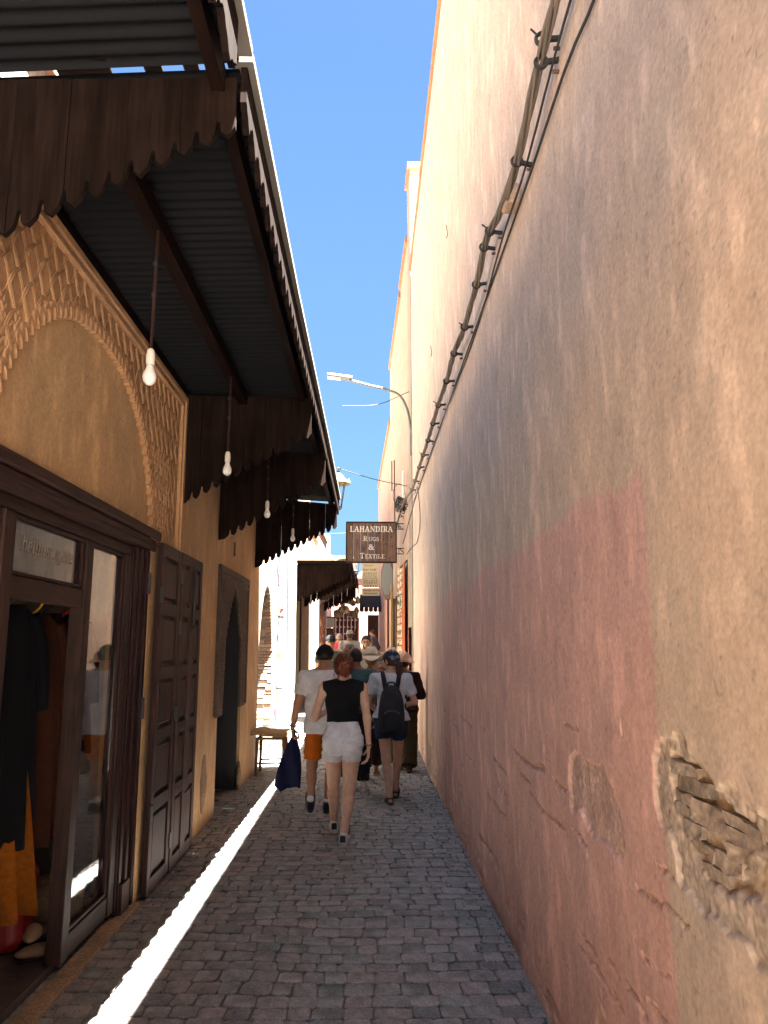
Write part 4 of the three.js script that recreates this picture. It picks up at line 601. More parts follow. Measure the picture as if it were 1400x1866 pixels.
// ---------------------------------------------------------------- far end of the alley
{
  const e = thing('end_house', 'shaded shop house closing the far end of the alley', 'building'), y0 = gy(34);
  mesh('wall', exZ([[-7, 0], [3, 0], [3, 4.7], [-7, 4.7]], -34.4, .3, { holes: [rect(-1.5, -.42, y0, 3.3), rect(.0, .8, y0, 3.1)] }), M.pinkwall, e);
  mesh('room_back', bx(-7, 3, 0, 4.6, -38, -37.8, 'y', 0), M.doorwood, e); mesh('room_roof', bx(-7, 3, 4.71, 4.9, -38, -34.2, 'y', 0), M.cream, e);
  mesh('pillar', bx(-.36, -.02, y0 - .1, 3.3, -34.2, -33.9), M.pinkwall, e);
  for (let i = 0; i < 6; i++) mesh('grille_bar', bx(-1.42 + i * .17, -1.38 + i * .17, y0, 3.25, -34.22, -34.16), M.doorwood, e); for (let i = 0; i < 8; i++) mesh('grille_bar', bx(-1.45, -.45, y0 + .1 + i * .3, y0 + .14 + i * .3, -34.25, -34.21, 'x'), M.doorwood, e);
  mesh('side_shop', bx(-1.9, XL - .02, 0, 3.6, -33.9, -29.1, 'y', 0), M.jamb, e);
  const aw = thing('awning', 'dark grey scalloped fabric awning on the far right', 'awning'); const am = cloth(C(.05, .046, .046));
  const sl = (a => { a.rotateX(.55); a.translate(.12, 3.42, -29.1); return a; })(bx(-.42, .42, -.01, .01, -.5, .5, 'x', 0)); mesh('slope', sl, am, aw);
  for (let i = 0; i < 5; i++) mesh('scallop', exZ([[-.08, 0], ...arc(8, t => [-.08 * Math.cos(Math.PI * t), -.13 - .05 * Math.sin(Math.PI * t)]), [.08, 0]], 0, .012).translate(-.22 + i * .17, 3.15, -28.66), am, aw);
  const pk = thing('pink_gable', 'sunlit pink wall rising over the far shops below the sign', 'building'); mesh('wall', exZ([[-2.6, 0], [2.4, 0], [2.4, 6.2], [-.2, 6.2], [-1.0, 5.6], [-2.6, 5.6]], -46, 2), plaster(C(.70, .40, .36)), pk);
  const rf = thing('flat_roof_house', 'low tan roof line seen in the gap below the sky', 'building'); mesh('wall', bx(-9, -1.0, 0, 8.0, -62, -58, 'y', 0), M.ochre, rf); mesh('parapet', bx(-9.1, -.9, 8.003, 8.4, -62.1, -57.9, 'x', .02), M.copper, rf); mesh('roof_rail', bx(-9, -1, 8.5, 8.55, -58.2, -58.1, 'x'), M.rust, rf);
  const wl = thing('wall_lantern', 'dark iron lantern standing on a bracket below the sign', 'lantern', [-.42, 4.1, -24.6]); for (let i = 0; i < 6; i++) { const a = i * Math.PI / 3; mesh('cage_bar', bar([.16 * Math.cos(a), .36, .16 * Math.sin(a)], [.10 * Math.cos(a), 0, .10 * Math.sin(a)], .012, 6), mat(C(.08, .04, .07)), wl); } mesh('base', lathe([[.0001, -.05], [.04, -.04], [.13, -.01], [.13, .015], [.0001, .015]], 12), mat(C(.08, .04, .07)), wl); mesh('stem', bar([0, -.45, 0], [0, -.03, 0], .018), mat(C(.08, .04, .07)), wl); for (const s of [-1, 1]) mesh('scroll', tube([[0, -.3, 0], [s * .06, -.2, 0], [s * .11, -.02, 0]], .012, 10, 5), mat(C(.08, .04, .07)), wl);
  // hanging lanterns, baskets and goods under the far canopy
  const r = rng(31), tones = [C(.36, .26, .15), C(.20, .15, .09), C(.45, .36, .22), C(.28, .22, .16)];
  const spots = []; for (let i = 0; i < 14; i++) spots.push([-1.2 + (i % 7) * .13 + r() * .05, 3.35 - (i / 7 | 0) * .42 - r() * .2, 27.2 + r() * 2.4]);
  spots.forEach(([x, y, d], i) => { const t = thing('hanging_lantern', 'woven lantern hanging in the cluster under the farthest canopy', 'lantern', [x, y, -d], 'lanterns under the farthest canopy'); const w = .09 + r() * .06, h = .18 + r() * .14; mesh('shade', lathe([[.02, h], [w * .6, h * .86], [w, h * .5], [w * .8, h * .12], [w * .3, 0], [.0001, 0]], 10), mat(tones[i % 4], { roughness: .8 }), t); mesh('cord', bar([0, h, 0], [0, 3.92 - y, 0], .006, 5), M.black, t); });
  for (let i = 0; i < 5; i++) { const t = thing('display_box', ['grey goods box at the bottom of the far left shop display', 'dark goods box second from the bottom of the far left display', 'pale goods box in the middle of the far left display', 'brown goods box second from the top of the far left display', 'white goods box at the top of the far left display'][i], 'box', [-1.36, gy(28) + i * .42, -28.6]); mesh('case', new RoundedBoxGeometry(.26, .34, .5, 2, .02).translate(0, .2, 0), mat([C(.3, .3, .32), C(.06, .06, .07), C(.5, .48, .45), C(.2, .12, .08), C(.6, .6, .58)][i]), t); mesh('lid', new RoundedBoxGeometry(.28, .04, .52, 1, .01).translate(0, .39, 0), M.iron, t); }
  const md = solo('market_table', 'small covered goods table by the far pillar', 'table', bx(-.1, .35, gy(30), gy(30) + .85, -30.4, -29.6), cloth(C(.10, .11, .16)));
  // distant tower block
  const tw = thing('tower_block', 'distant white tower block with rows of balconies against the sky', 'building', [-25.6, 0, -420]); mesh('wall', bx(-4.6, 4.4, 0, 63, -8, 0, 'y', 0), mat(C(.72, .70, .66)), tw);
  for (let f = 0; f < 20; f++) for (let k = 0; k < 3; k++) { const w = mesh('window', bx(-4 + k * 2.1, -2.5 + k * 2.1, 2 + f * 3, 3.7 + f * 3, .02, .12, 'y', 0), mat(C(.12, .13, .15)), tw); if (k === 0) mesh('balcony', bx(-4.4, 2.2, 1.2 + f * 3, 1.9 + f * 3, .13, .9, 'x', 0), mat(C(.66, .62, .55)), tw); }
}
// ---------------------------------------------------------------- inside the shop: garments and goods
{
  function robe(name, label, [x, y, z], turn, H, W, m, o = {}) {
    const t = thing(name, label, 'garment', [x, y, z], 'garments hanging in the shop', turn), n = 40, k = 22, P = [], I = [], s = R() * 40;
    for (let j = 0; j <= k; j++) { const v = j / k, w = j === 0 ? .05 : lerp(W * .62, W, Math.pow(v, .5)) * (v < .06 ? .55 + v * 7.5 : 1), dp = lerp(.05, o.deep || .11, Math.pow(v, .7)); for (let i = 0; i <= n; i++) { const a = i / n * Math.PI * 2, f = 1 + (.15 + v * .35) * Math.sin(a * 7 + s + 1.2 * noise(a * 2, v * 3, s)) + .08 * Math.sin(a * 13 + s); P.push(Math.cos(a) * w * .5 * (1 + .06 * Math.sin(a * 9 + s)), -v * H + .012 * Math.sin(a * 5 + s) * v, Math.sin(a) * dp * f); } }
    for (let j = 0; j < k; j++) for (let i = 0; i < n; i++) { const a = j * (n + 1) + i; I.push(a, a + 1, a + n + 2, a, a + n + 2, a + n + 1); }
    const g = new THREE.BufferGeometry(); g.setAttribute('position', new THREE.Float32BufferAttribute(P, 3)); g.setIndex(I); g.computeVertexNormals(); mesh('body', uvm(g), m, t);
    if (!o.plain) for (const q of [-1, 1]) { const sl = tube([[q * W * .28, -.06, 0], [q * W * .46, -.25, .01], [q * W * .52, -.6, .02]], .055, 16, 10); mesh('sleeve', uvm(sl), m, t); }
    mesh('hanger', tube([[-W * .3, -.03, 0], [-.02, .05, 0], [.0, .08, 0], [.025, .12, 0], [0, .16, 0], [-.02, .14, 0]], .008, 20, 6), o.hang || M.black, t); return t;
  }
  const dk = c => cloth(c, { side: THREE.DoubleSide });
  robe('robe', 'black robe at the near end of the shop rail', [-2.0, 1.92, -4.45], 1.25, 1.3, .42, dk(C(.008, .008, .009)));
  robe('robe', 'long rust brown robe in the middle of the shop rail', [-2.02, 1.88, -4.86], 1.2, 1.34, .40, dk(C(.055, .018, .009)), { hang: mat(C(.75, .42, .03)) });
  robe('robe', 'long dark maroon robe next to the rust one', [-2.05, 1.90, -5.1], 1.15, 1.36, .36, dk(C(.024, .007, .008)));
  robe('jacket', 'short dark jacket on a red hanger at the end of the rail', [-2.02, 1.90, -5.36], 1.1, .92, .36, dk(C(.008, .009, .010)), { hang: mat(C(.6, .02, .02)) });
  robe('robe', 'orange robe hanging low at the front of the shop', [-2.0, 1.12, -4.5], 1.3, .86, .36, dk(C(.30, .085, .008)), { deep: .15, plain: true });
  solo('clothes_rail', 'metal rail holding the garments in the shop', 'rail', bar([-2.02, 2.06, -5.6], [-2.0, 2.06, -3.2], .014), M.iron);
  const bag = thing('red_bag', 'bright red bag standing on the shop floor below the robes', 'bag', [-2.05, .045, -4.75], undefined, .2); const bg = new RoundedBoxGeometry(.30, .38, .55, 4, .08), p = bg.attributes.position; for (let i = 0; i < p.count; i++) { const y = p.getY(i); p.setXYZ(i, p.getX(i) * (1 - .4 * (y + .19)) + .02 * (fbm(p.getZ(i) * 8, y * 8, 1, 3) - .5), y + .19, p.getZ(i) * (1 - .25 * (y + .19))); } bg.computeVertexNormals(); mesh('body', uvm(bg), mat(C(.22, .008, .007), { roughness: .5 }), bag); for (const x of [-.06, .06]) mesh('handle', tube([[x, .33, -.13], [x * .8, .46, -.06], [x * .8, .46, .06], [x, .33, .13]], .011, 20, 6), M.jamb, bag);
  const r = rng(13); for (let i = 0; i < 7; i++) { const t = thing('slipper', ['brown', 'tan', 'dark brown'][i % 3] + ' leather slipper ' + ['nearest the door in the heap', 'second from the door in the heap', 'third from the door in the heap', 'in the middle of the heap', 'just past the middle of the heap', 'second from the back of the heap', 'at the back of the heap'][i] + ' on the shop floor', 'slipper', [-1.86 + r() * .2, .05 + (i % 2) * .04, -4.5 - i * .13], 'heap of slippers', r() * 6); const g = new THREE.SphereGeometry(1, 14, 8).scale(.05, .035, .13); mesh('upper', g.translate(0, .035, 0), mat([C(.22, .12, .06), C(.34, .22, .12), C(.1, .06, .04)][i % 3], { roughness: .6 }), t); mesh('sole', bx(-.045, .045, 0, .012, -.12, .12), M.jamb, t); }
  const jug = thing('basket', 'woven basket behind the right glass pane of the shop', 'basket', [-1.85, .045, -4.95]); mesh('body', lathe([[.0001, 0], [.10, 0], [.15, .1], [.16, .2], [.13, .26], [.12, .25], [.14, .18], [.09, .02], [.0001, .02]], 20), cloth(C(.3, .2, .11)), jug); mesh('rim', new THREE.TorusGeometry(.13, .014, 6, 24).rotateX(Math.PI / 2).translate(0, .26, 0), cloth(C(.22, .14, .07)), jug);
}
// ---------------------------------------------------------------- people
// surface of an implicit field on a grid (naive surface nets)
function nets(lo, hi, c, f) {
  const n = [0, 1, 2].map(k => Math.max(3, Math.ceil((hi[k] - lo[k]) / c) + 2)), [nx, ny, nz] = n, F = new Float32Array(nx * ny * nz);
  for (let k = 0; k < nz; k++) for (let j = 0; j < ny; j++) for (let i = 0; i < nx; i++) F[i + nx * (j + ny * k)] = f(lo[0] + i * c, lo[1] + j * c, lo[2] + k * c);
  const id = new Int32Array(nx * ny * nz).fill(-1), P = [], I = [], sx = 1, sy = nx, sz = nx * ny;
  const off = [0, sx, sy, sx + sy, sz, sx + sz, sy + sz, sx + sy + sz], ed = [[0, 1], [2, 3], [4, 5], [6, 7], [0, 2], [1, 3], [4, 6], [5, 7], [0, 4], [1, 5], [2, 6], [3, 7]], cr = [0, 1, 2, 3, 4, 5, 6, 7].map(q => [q & 1, q >> 1 & 1, q >> 2]);
  for (let k = 0; k < nz - 1; k++) for (let j = 0; j < ny - 1; j++) for (let i = 0; i < nx - 1; i++) {
    const o = i + nx * (j + ny * k); let m = 0; for (let q = 0; q < 8; q++) if (F[o + off[q]] < 0) m |= 1 << q; if (m === 0 || m === 255) continue;
    let x = 0, y = 0, z = 0, t = 0; for (const [a, b] of ed) { const A = F[o + off[a]], B = F[o + off[b]]; if ((A < 0) === (B < 0)) continue; const u = A / (A - B); x += lerp(cr[a][0], cr[b][0], u); y += lerp(cr[a][1], cr[b][1], u); z += lerp(cr[a][2], cr[b][2], u); t++; }
    id[o] = P.length / 3; P.push(lo[0] + (i + x / t) * c, lo[1] + (j + y / t) * c, lo[2] + (k + z / t) * c);
  }
  const quad = (a, b, d, e, fl) => { if (a < 0 || b < 0 || d < 0 || e < 0) return; fl ? I.push(a, b, d, a, d, e) : I.push(a, d, b, a, e, d); };
  for (let k = 1; k < nz - 1; k++) for (let j = 1; j < ny - 1; j++) for (let i = 1; i < nx - 1; i++) { const o = i + nx * (j + ny * k), s = F[o] < 0;
    if (s !== (F[o + sx] < 0)) quad(id[o], id[o - sy], id[o - sy - sz], id[o - sz], !s); if (s !== (F[o + sy] < 0)) quad(id[o], id[o - sz], id[o - sx - sz], id[o - sx], !s); if (s !== (F[o + sz] < 0)) quad(id[o], id[o - sx], id[o - sx - sy], id[o - sy], !s); }
  const g = new THREE.BufferGeometry(); g.setAttribute('position', new THREE.Float32BufferAttribute(P, 3)); g.setIndex(I); g.computeVertexNormals();
  const uv = new Float32Array(P.length / 3 * 2); for (let i = 0; i < P.length / 3; i++) { uv[i * 2] = P[i * 3] * 4 + P[i * 3 + 2] * 3; uv[i * 2 + 1] = P[i * 3 + 1] * 4; } g.setAttribute('uv', new THREE.BufferAttribute(uv, 2)); return g;
}
const smin = (a, b, k) => { const h = Math.max(k - Math.abs(a - b), 0) / k; return Math.min(a, b) - h * h * k * .25; };
function cone(a, b, ra, rb) { const ax = a.x, ay = a.y, az = a.z, dx = b.x - ax, dy = b.y - ay, dz = b.z - az, L = dx * dx + dy * dy + dz * dz || 1e-9; return (x, y, z) => { const t = clamp(((x - ax) * dx + (y - ay) * dy + (z - az) * dz) / L); const px = x - ax - dx * t, py = y - ay - dy * t, pz = z - az - dz * t; return Math.sqrt(px * px + py * py + pz * pz) - (ra + (rb - ra) * t); }; }
function ell(c, r) { const m = Math.min(r.x, r.y, r.z); return (x, y, z) => (Math.sqrt(((x - c.x) / r.x) ** 2 + ((y - c.y) / r.y) ** 2 + ((z - c.z) / r.z) ** 2) - 1) * m; }
function table(T, y) { let k = 0; while (k < T.length - 2 && y > T[k + 1][0]) k++; const t = clamp((y - T[k][0]) / (T[k + 1][0] - T[k][0])), s = t * t * (3 - 2 * t); return [lerp(T[k][1], T[k + 1][1], s), lerp(T[k][2], T[k + 1][2], s), lerp(T[k][3] || 0, T[k + 1][3] || 0, s)]; }
const TF = [[.455, .062, .06, .008], [.49, .098, .074, .012], [.525, .104, .076, .014], [.565, .094, .064, .006], [.615, .076, .054, 0], [.665, .081, .056, -.002], [.72, .090, .066, -.008], [.765, .094, .062, -.004], [.80, .090, .052, 0], [.825, .062, .042, .004], [.845, .034, .032, .004]];
const TM = [[.455, .062, .06, .006], [.49, .094, .070, .01], [.525, .098, .072, .01], [.565, .094, .066, .004], [.615, .090, .062, 0], [.665, .096, .066, -.002], [.72, .106, .072, -.004], [.765, .112, .068, 0], [.80, .108, .056, .003], [.825, .072, .044, .006], [.845, .038, .036, .006]];
function ik(a, c, l1, l2, pole) { const d = c.clone().sub(a), L = Math.min(d.length(), (l1 + l2) * .999); d.normalize(); const x = (l1 * l1 - l2 * l2 + L * L) / (2 * L), h = Math.sqrt(Math.max(0, l1 * l1 - x * x)), p = pole.clone().addScaledVector(d, -pole.dot(d)).normalize(); return a.clone().addScaledVector(d, x).addScaledVector(p, h); }
function bounds(pts, m) { const lo = [9e9, 9e9, 9e9], hi = [-9e9, -9e9, -9e9]; for (const p of pts) ['x', 'y', 'z'].forEach((k, i) => { lo[i] = Math.min(lo[i], p[k] - m); hi[i] = Math.max(hi[i], p[k] + m); }); return [lo, hi]; }
const skinMap = tex(256, 256, (u, v) => { const a = tfbm(u, v, 5, 5, 4, 61) - .5, b = tfbm(u, v, 40, 40, 2, 62) - .5; return [.93 + .10 * a + .04 * b, .90 + .22 * a + .06 * b, .88 + .24 * a + .06 * b]; });
function person(cfg) {
  const { label, d, x, h = 1.65, turn = 0, male = false, skin = C(.52, .30, .21), cell = .011 } = cfg, T = male ? TM : TF;
  const root = thing('person', label, 'person', [x, gy(d), -d], 'people walking in the alley', turn), s = h / 1.7, q = (a, b, c) => V(a * h, b * h, c * h);
  const shx = male ? .122 : .108, lean = cfg.lean || 0;
  const tors = (X, Y, Z) => { const y = clamp(Y / h, .455, .845), [wx, wz, cz] = table(T, y); const zz = Z - (cz + (y - .5) * -lean) * h, a = wx * h, b = wz * h; const dd = (Math.sqrt((X / a) ** 2 + (zz / b) ** 2) - 1) * Math.min(a, b), dy = Math.abs(Y / h - y) * h; return dy > 0 ? Math.sqrt(Math.max(dd, 0) ** 2 + dy * dy) + Math.min(dd, 0) * .2 : dd; };
  const lz = y => -(y - .5) * lean;
  const bones = [], J = {}; const add = (...a) => bones.push(cone(...a));
  const legs = [], arms = [];
  [-1, 1].forEach((sd, i) => {
    const F = cfg.feet[i], hip = q(sd * .052, .515, .005), ank = V(F.x, F.y ?? .045 * h, F.z), knee = ik(hip, ank, .247 * h, .245 * h, V(sd * .1, 0, -1)), fat = cfg.leg || 1;
    legs.push({ hip, knee, ank, pitch: F.pitch || 0, sd });
    add(hip, knee, .053 * h * fat, .031 * h * fat); add(knee, ank, .030 * h * fat, .0205 * h); const calf = knee.clone().lerp(ank, .3); calf.z += .010 * h; add(calf, knee.clone().lerp(ank, .5), .031 * h * fat, .025 * h * fat);
    const A = cfg.arms[i], sh = q(sd * shx, .805, lz(.805)), wr = V(A.x, A.y, A.z), el = ik(sh, wr, .17 * h, .15 * h, A.pole ? V(...A.pole) : V(sd * .3, 0, 1)), fa = male ? 1.12 : 1;
    arms.push({ sh, el, wr, sd, ...A });
    add(sh, el, .0275 * h * fa, .0215 * h * fa); add(el, wr, .0225 * h * fa, .0145 * h * fa); add(q(sd * .03, .83, lz(.83) + .004), sh, .030 * h, .031 * h * fa);
  });
  const body = (X, Y, Z) => { let v = tors(X, Y, Z); for (const b of bones) v = smin(v, b(X, Y, Z), .022); return v; };
  // head, turned on its neck
  const hc = q(0, .925, lz(.925) - .012), hy = cfg.headTurn || 0, ht = cfg.headTilt || 0, hs = s * (cfg.headScale || 1), HM = new THREE.Matrix4().makeRotationFromEuler(new THREE.Euler(ht, hy, 0, 'YXZ'));
  const hd = [ell(V(0, .012, .012), V(.077, .098, .096)), ell(V(0, -.05, -.025), V(.056, .064, .068)), cone(V(0, .005, -.092), V(0, -.030, -.108), .008, .015), ell(V(-.080, -.012, .012), V(.013, .032, .019)), ell(V(.080, -.012, .012), V(.013, .032, .019)), cone(V(-.03, .028, -.084), V(.03, .028, -.084), .011, .011), cone(V(-.016, -.060, -.086), V(.016, -.060, -.086), .010, .010)], sock = [ell(V(-.032, .006, -.104), V(.018, .011, .02)), ell(V(.032, .006, -.104), V(.018, .011, .02))];
  const headF = (X, Y, Z) => { let v = hd[0](X, Y, Z); for (let i = 1; i < hd.length; i++) v = smin(v, hd[i](X, Y, Z), i > 2 && i < 5 ? .008 : .02); for (const e of sock) v = -smin(-v, e(X, Y, Z), .008); return v; };
  const place = g => { g.scale(hs, hs, hs); g.applyMatrix4(HM); g.translate(hc.x, hc.y, hc.z); return g; };
  const neck = cone(q(0, .835, lz(.835) + .006), hc.clone().add(V(0, -.03 * s, .018 * s)), .036 * h * (male ? 1.1 : .94), .032 * h * (male ? 1.12 : .94));
  const full = (X, Y, Z) => smin(body(X, Y, Z), neck(X, Y, Z), .03);
  const all = []; legs.forEach(l => all.push(l.hip, l.knee, l.ank)); arms.forEach(a => all.push(a.sh, a.el, a.wr)); all.push(q(0, .9, 0), q(-.11, .5, 0), q(.11, .5, 0), q(0, .5, .08), q(0, .7, -.08));
  const [lo, hi] = bounds(all, .07 * h); const geos = [nets(lo, hi, cell, full)];
  geos.push(place(nets([-.11, -.14, -.14], [.11, .13, .13], Math.max(.004, cell * .42), headF)));
  // hands: palm, four fingers, thumb
  arms.forEach(a => {
    const dir = a.hand ? V(...a.hand).normalize() : a.wr.clone().sub(a.el).normalize(); let n = a.palm ? V(...a.palm) : V(-a.sd, 0, 0); n.addScaledVector(dir, -n.dot(dir)).normalize(); const side = dir.clone().cross(n).normalize(), tsgn = a.thumb ?? Math.sign(side.z < 0 ? 1 : -1), k = .0575 * h / .0945, cu = a.curl ?? .45, L = [], P = [];
    const at = (u, v, w) => a.wr.clone().addScaledVector(dir, u * k).addScaledVector(side, v * tsgn * k).addScaledVector(n, w * k);
    const seg = (p0, p1, r0, r1) => { L.push(cone(p0, p1, r0 * k, r1 * k)); P.push(p0, p1); };
    for (const v of [-.026, -.009, .009, .026]) seg(at(.0, v * .6, 0), at(.085, v, .004), .014, .0125);
    [[.026, .043, .75], [.009, .05, .95], [-.009, .046, .9], [-.026, .036, .7]].forEach(([v, len, q2], i) => { let p = at(.085, v, .004), ang = cu * .7; for (let b = 0; b < 3; b++) { const l = len * [.9, .62, .5][b], e = p.clone().addScaledVector(dir, Math.cos(ang) * l * k).addScaledVector(n, Math.sin(ang) * l * k); seg(p, e, [.0095, .0088, .0078][b], [.0088, .0078, .0068][b]); p = e; ang += cu * (.9 + .1 * i); } });
    let p = at(.022, .024, .004); const t1 = at(.058, .050, .018 + .02 * cu), t2 = at(.082, .050, .03 + .03 * cu); seg(p, t1, .0125, .0105); seg(t1, t2, .010, .008);
    const [l2, h2] = bounds(P, .02 * k); a.grip = at(.10, 0, .03); geos.push(nets(l2, h2, Math.max(.0042, cell * .4), (X, Y, Z) => { let v = 9; for (const b of L) v = smin(v, b(X, Y, Z), .007); return v; }));
  });
  const skinM = phys(skin, { roughness: .62, specularIntensity: .6, map: skinMap, bumpMap: stoneBump, bumpScale: .0008 });
  const B = mesh('body', mergeGeometries(geos), skinM, root);
  const wrinkle = (A, f, sd) => (X, Y, Z) => A * ((fbm(X * f * .7 + sd, Y * f * 1.6, Z * f * .7, 3) - .5) * 1.5 + .35 * Math.sin(Y * f * 3.2 + 5 * noise(X * 9 + sd, Y * 5, Z * 9) + X * f * 1.4));
  // top
  const tp = cfg.top; if (tp) {
    const loose = tp.loose ?? .012, hem = tp.hem * h, nk = (tp.neck ?? .838) * h, W = wrinkle(tp.fold ?? .007, tp.freq ?? 16, d), sl = tp.sleeve ?? 0;
    const ap = arms.map(a => { const e = sl <= 1 ? a.sh.clone().lerp(a.el, Math.max(sl, .06)) : a.el.clone().lerp(a.wr, sl - 1), dir = (sl <= 1 ? a.el.clone().sub(a.sh) : a.wr.clone().sub(a.el)).normalize(); const up = cone(a.sh, sl <= 1 ? e : a.el, .034 * h + loose * .6, (sl <= 1 ? .029 * h : .027 * h) + loose), lw = sl > 1 ? cone(a.el, e, .027 * h + loose, .02 * h + loose) : null, yoke = cone(q(a.sd * .025, .832, lz(.83) + .004), sl ? a.sh : a.sh.clone().add(V(a.sd * .006, .002, 0)), .030 * h, .033 * h + loose * .5);
      return (X, Y, Z) => { let v = sl ? up(X, Y, Z) : 9; if (lw) v = smin(v, lw(X, Y, Z), .02); v = Math.max(v, (X - e.x) * dir.x + (Y - e.y) * dir.y + (Z - e.z) * dir.z); let yk = yoke(X, Y, Z); if (!sl) yk = Math.max(yk, a.sd * X - (Math.abs(a.sh.x) + .014)); return smin(v, yk, .03); }; });
    const f = (X, Y, Z) => { const flare = (tp.flare || 0) * clamp((.68 * h - Y) / (.2 * h)); let v = tors(X, Math.max(Y, .50 * h), Z) - loose - flare; for (const a of ap) v = smin(v, a(X, Y, Z), .03); v -= W(X, Y, Z) * clamp((nk - Y) / (.06 * h)); const z0 = Z - lz(.84) * h; v = Math.max(v, hem + .012 * Math.sin(X * 11 + d) * (tp.wavy || .4) - Y, Y - nk - (z0 < 0 ? -.010 : .006) * h); return v; };
    const [l3, h3] = bounds([...arms.flatMap(a => [a.sh, a.el, ...(sl > 1 ? [a.wr] : [])]), q(0, .85, .07), q(-.11, .6, -.09), q(.11, hem / h, .09)], .05 * h + (tp.flare || 0)); l3[1] = Math.max(l3[1], hem - .03); mesh(tp.name || 'shirt', nets(l3, h3, Math.min(cell, .009), f), tp.mat || cloth(tp.color), root);
  }
  // shorts or trousers
  const bt = cfg.bottom; if (bt) {
    const loose = bt.loose ?? .012, W = wrinkle(bt.fold ?? .006, bt.freq ?? 18, d + 5), topY = (bt.waist ?? .60) * h, lp = legs.map(l => { const tr = bt.len > 1, e = tr ? l.knee.clone().lerp(l.ank, bt.len - 1) : l.hip.clone().lerp(l.knee, bt.len), dir = (tr ? l.ank.clone().sub(l.knee) : l.knee.clone().sub(l.hip)).normalize(), r1 = tr ? .040 * h : lerp(.053, .034, bt.len) * h; const up = cone(l.hip, tr ? l.knee : e, .056 * h + loose * .7, r1 + loose * (bt.flare ?? 1)), lw = tr ? cone(l.knee, e, r1 + loose * (bt.flare ?? 1), (bt.cuff ?? .034) * h + loose) : null; return (X, Y, Z) => { let v = up(X, Y, Z); if (lw) v = smin(v, lw(X, Y, Z), .03); return Math.max(v, (X - e.x) * dir.x + (Y - e.y) * dir.y + (Z - e.z) * dir.z + .006 * Math.sin(X * 120) * (bt.fray || 0)); }; });
    const f = (X, Y, Z) => { let v = tors(X, Math.max(Y, (bt.low ? .485 : .475) * h), Z) - loose * .9; const low = Math.max(v, (bt.low ?? .465) * h - Y); v = low; const leg = Math.min(lp[0](X, Y, Z), lp[1](X, Y, Z)); v = smin(v, leg, .018); if (bt.seat) { const ax = Math.abs(X), by = Y - .505 * h; v = smin(v, Math.sqrt((ax - .048 * h) ** 2 + by * by * .8 + (Z - .030 * h) ** 2) - .052 * h, .04); v += .010 * Math.exp(-X * X / .00012) * clamp((Z - .03) / .05) * clamp((.56 * h - Y) / (.05 * h)); } v -= W(X, Y, Z); return Math.max(v, Y - topY); };
    const [l4, h4] = bounds([...legs.flatMap(l => [l.hip, l.knee, ...(bt.len > 1 ? [l.ank] : [])]), q(-.11, bt.waist ?? .6, -.08), q(.11, .5, .09)], .045 * h + loose); mesh(bt.name || 'shorts', nets(l4, h4, Math.min(cell, .009), f), bt.mat || cloth(bt.color), root);
    if (bt.belt) { const bf = (X, Y, Z) => Math.max(Math.abs(tors(X, Y, Z) - loose * .9 - .004) - .006, Math.abs(Y - topY + .018) - .018); mesh('waistband', nets([-.13 * h, topY - .05, -.12 * h], [.13 * h, topY + .02, .12 * h], .008, bf), bt.mat || cloth(bt.color), root); for (const [sx2] of [[-1], [1]]) { const pk = mesh('back_pocket', new RoundedBoxGeometry(.105, .115, .012, 3, .006).rotateX(-.12).translate(sx2 * .082, topY - .17, .113 * h / 1.63), bt.mat || cloth(bt.color), root); } }
  }
  // shoes
  legs.forEach((l, i) => {
    const sc = cfg.shoe || { color: C(.03, .03, .03), sole: C(.5, .48, .45) }, g = new THREE.Group(), k = h / 1.7 * (male ? 1.08 : 1), sandal = sc.sandal;
    const up = sandal ? (X, Y, Z) => { let v = smin(cone(V(0, .03, .03), V(0, .022, -.14), .030, .034)(X, Y, Z), ell(V(0, .02, -.17), V(.042, .02, .05))(X, Y, Z), .03); return Math.max(v, -Y + .004); } : (X, Y, Z) => { let v = smin(cone(V(0, .040, .045), V(0, .055, -.02), .036, .038)(X, Y, Z), cone(V(0, .038, -.04), V(0, .024, -.165), .040, .030)(X, Y, Z), .03); v = smin(v, cone(V(0, .06, .03), V(0, .10, .028), .036, .034)(X, Y, Z), .02); v = Math.max(v, -Y + .012, Y - .098); return v; };
    const A = nets([-.07, -.01, -.23], [.07, .13, .11], .006, up), so = (X, Y, Z) => Math.max(Math.hypot(X / (.040 + .008 * clamp((-Z) / .1)), (Z + .055) / .152) - 1, Math.abs(Y - .009) - .011) * (1) ; const S = nets([-.07, -.02, -.23], [.07, .04, .12], .006, (X, Y, Z) => Math.max((Math.pow(Math.abs(X) / (.041 + .009 * clamp(-Z / .1)), 2.6) + Math.pow(Math.abs(Z + .06) / .152, 2.6) - 1) * .04, Math.abs(Y - .010) - (.012 + (sc.thick || 0))));
    const fix = q2 => { q2.scale(k, k, k); q2.translate(0, -.045 * h, -.0); q2.rotateX(-l.pitch); q2.rotateY((l.sd) * -.08); q2.translate(l.ank.x, l.ank.y, l.ank.z); return q2; };
    const sh = mesh(sandal ? 'foot' : 'shoe', fix(A), sandal ? skinM : mat(sc.color, { roughness: .7 }), root); mesh('sole', fix(S), mat(sc.sole, { roughness: .8 }), sh);
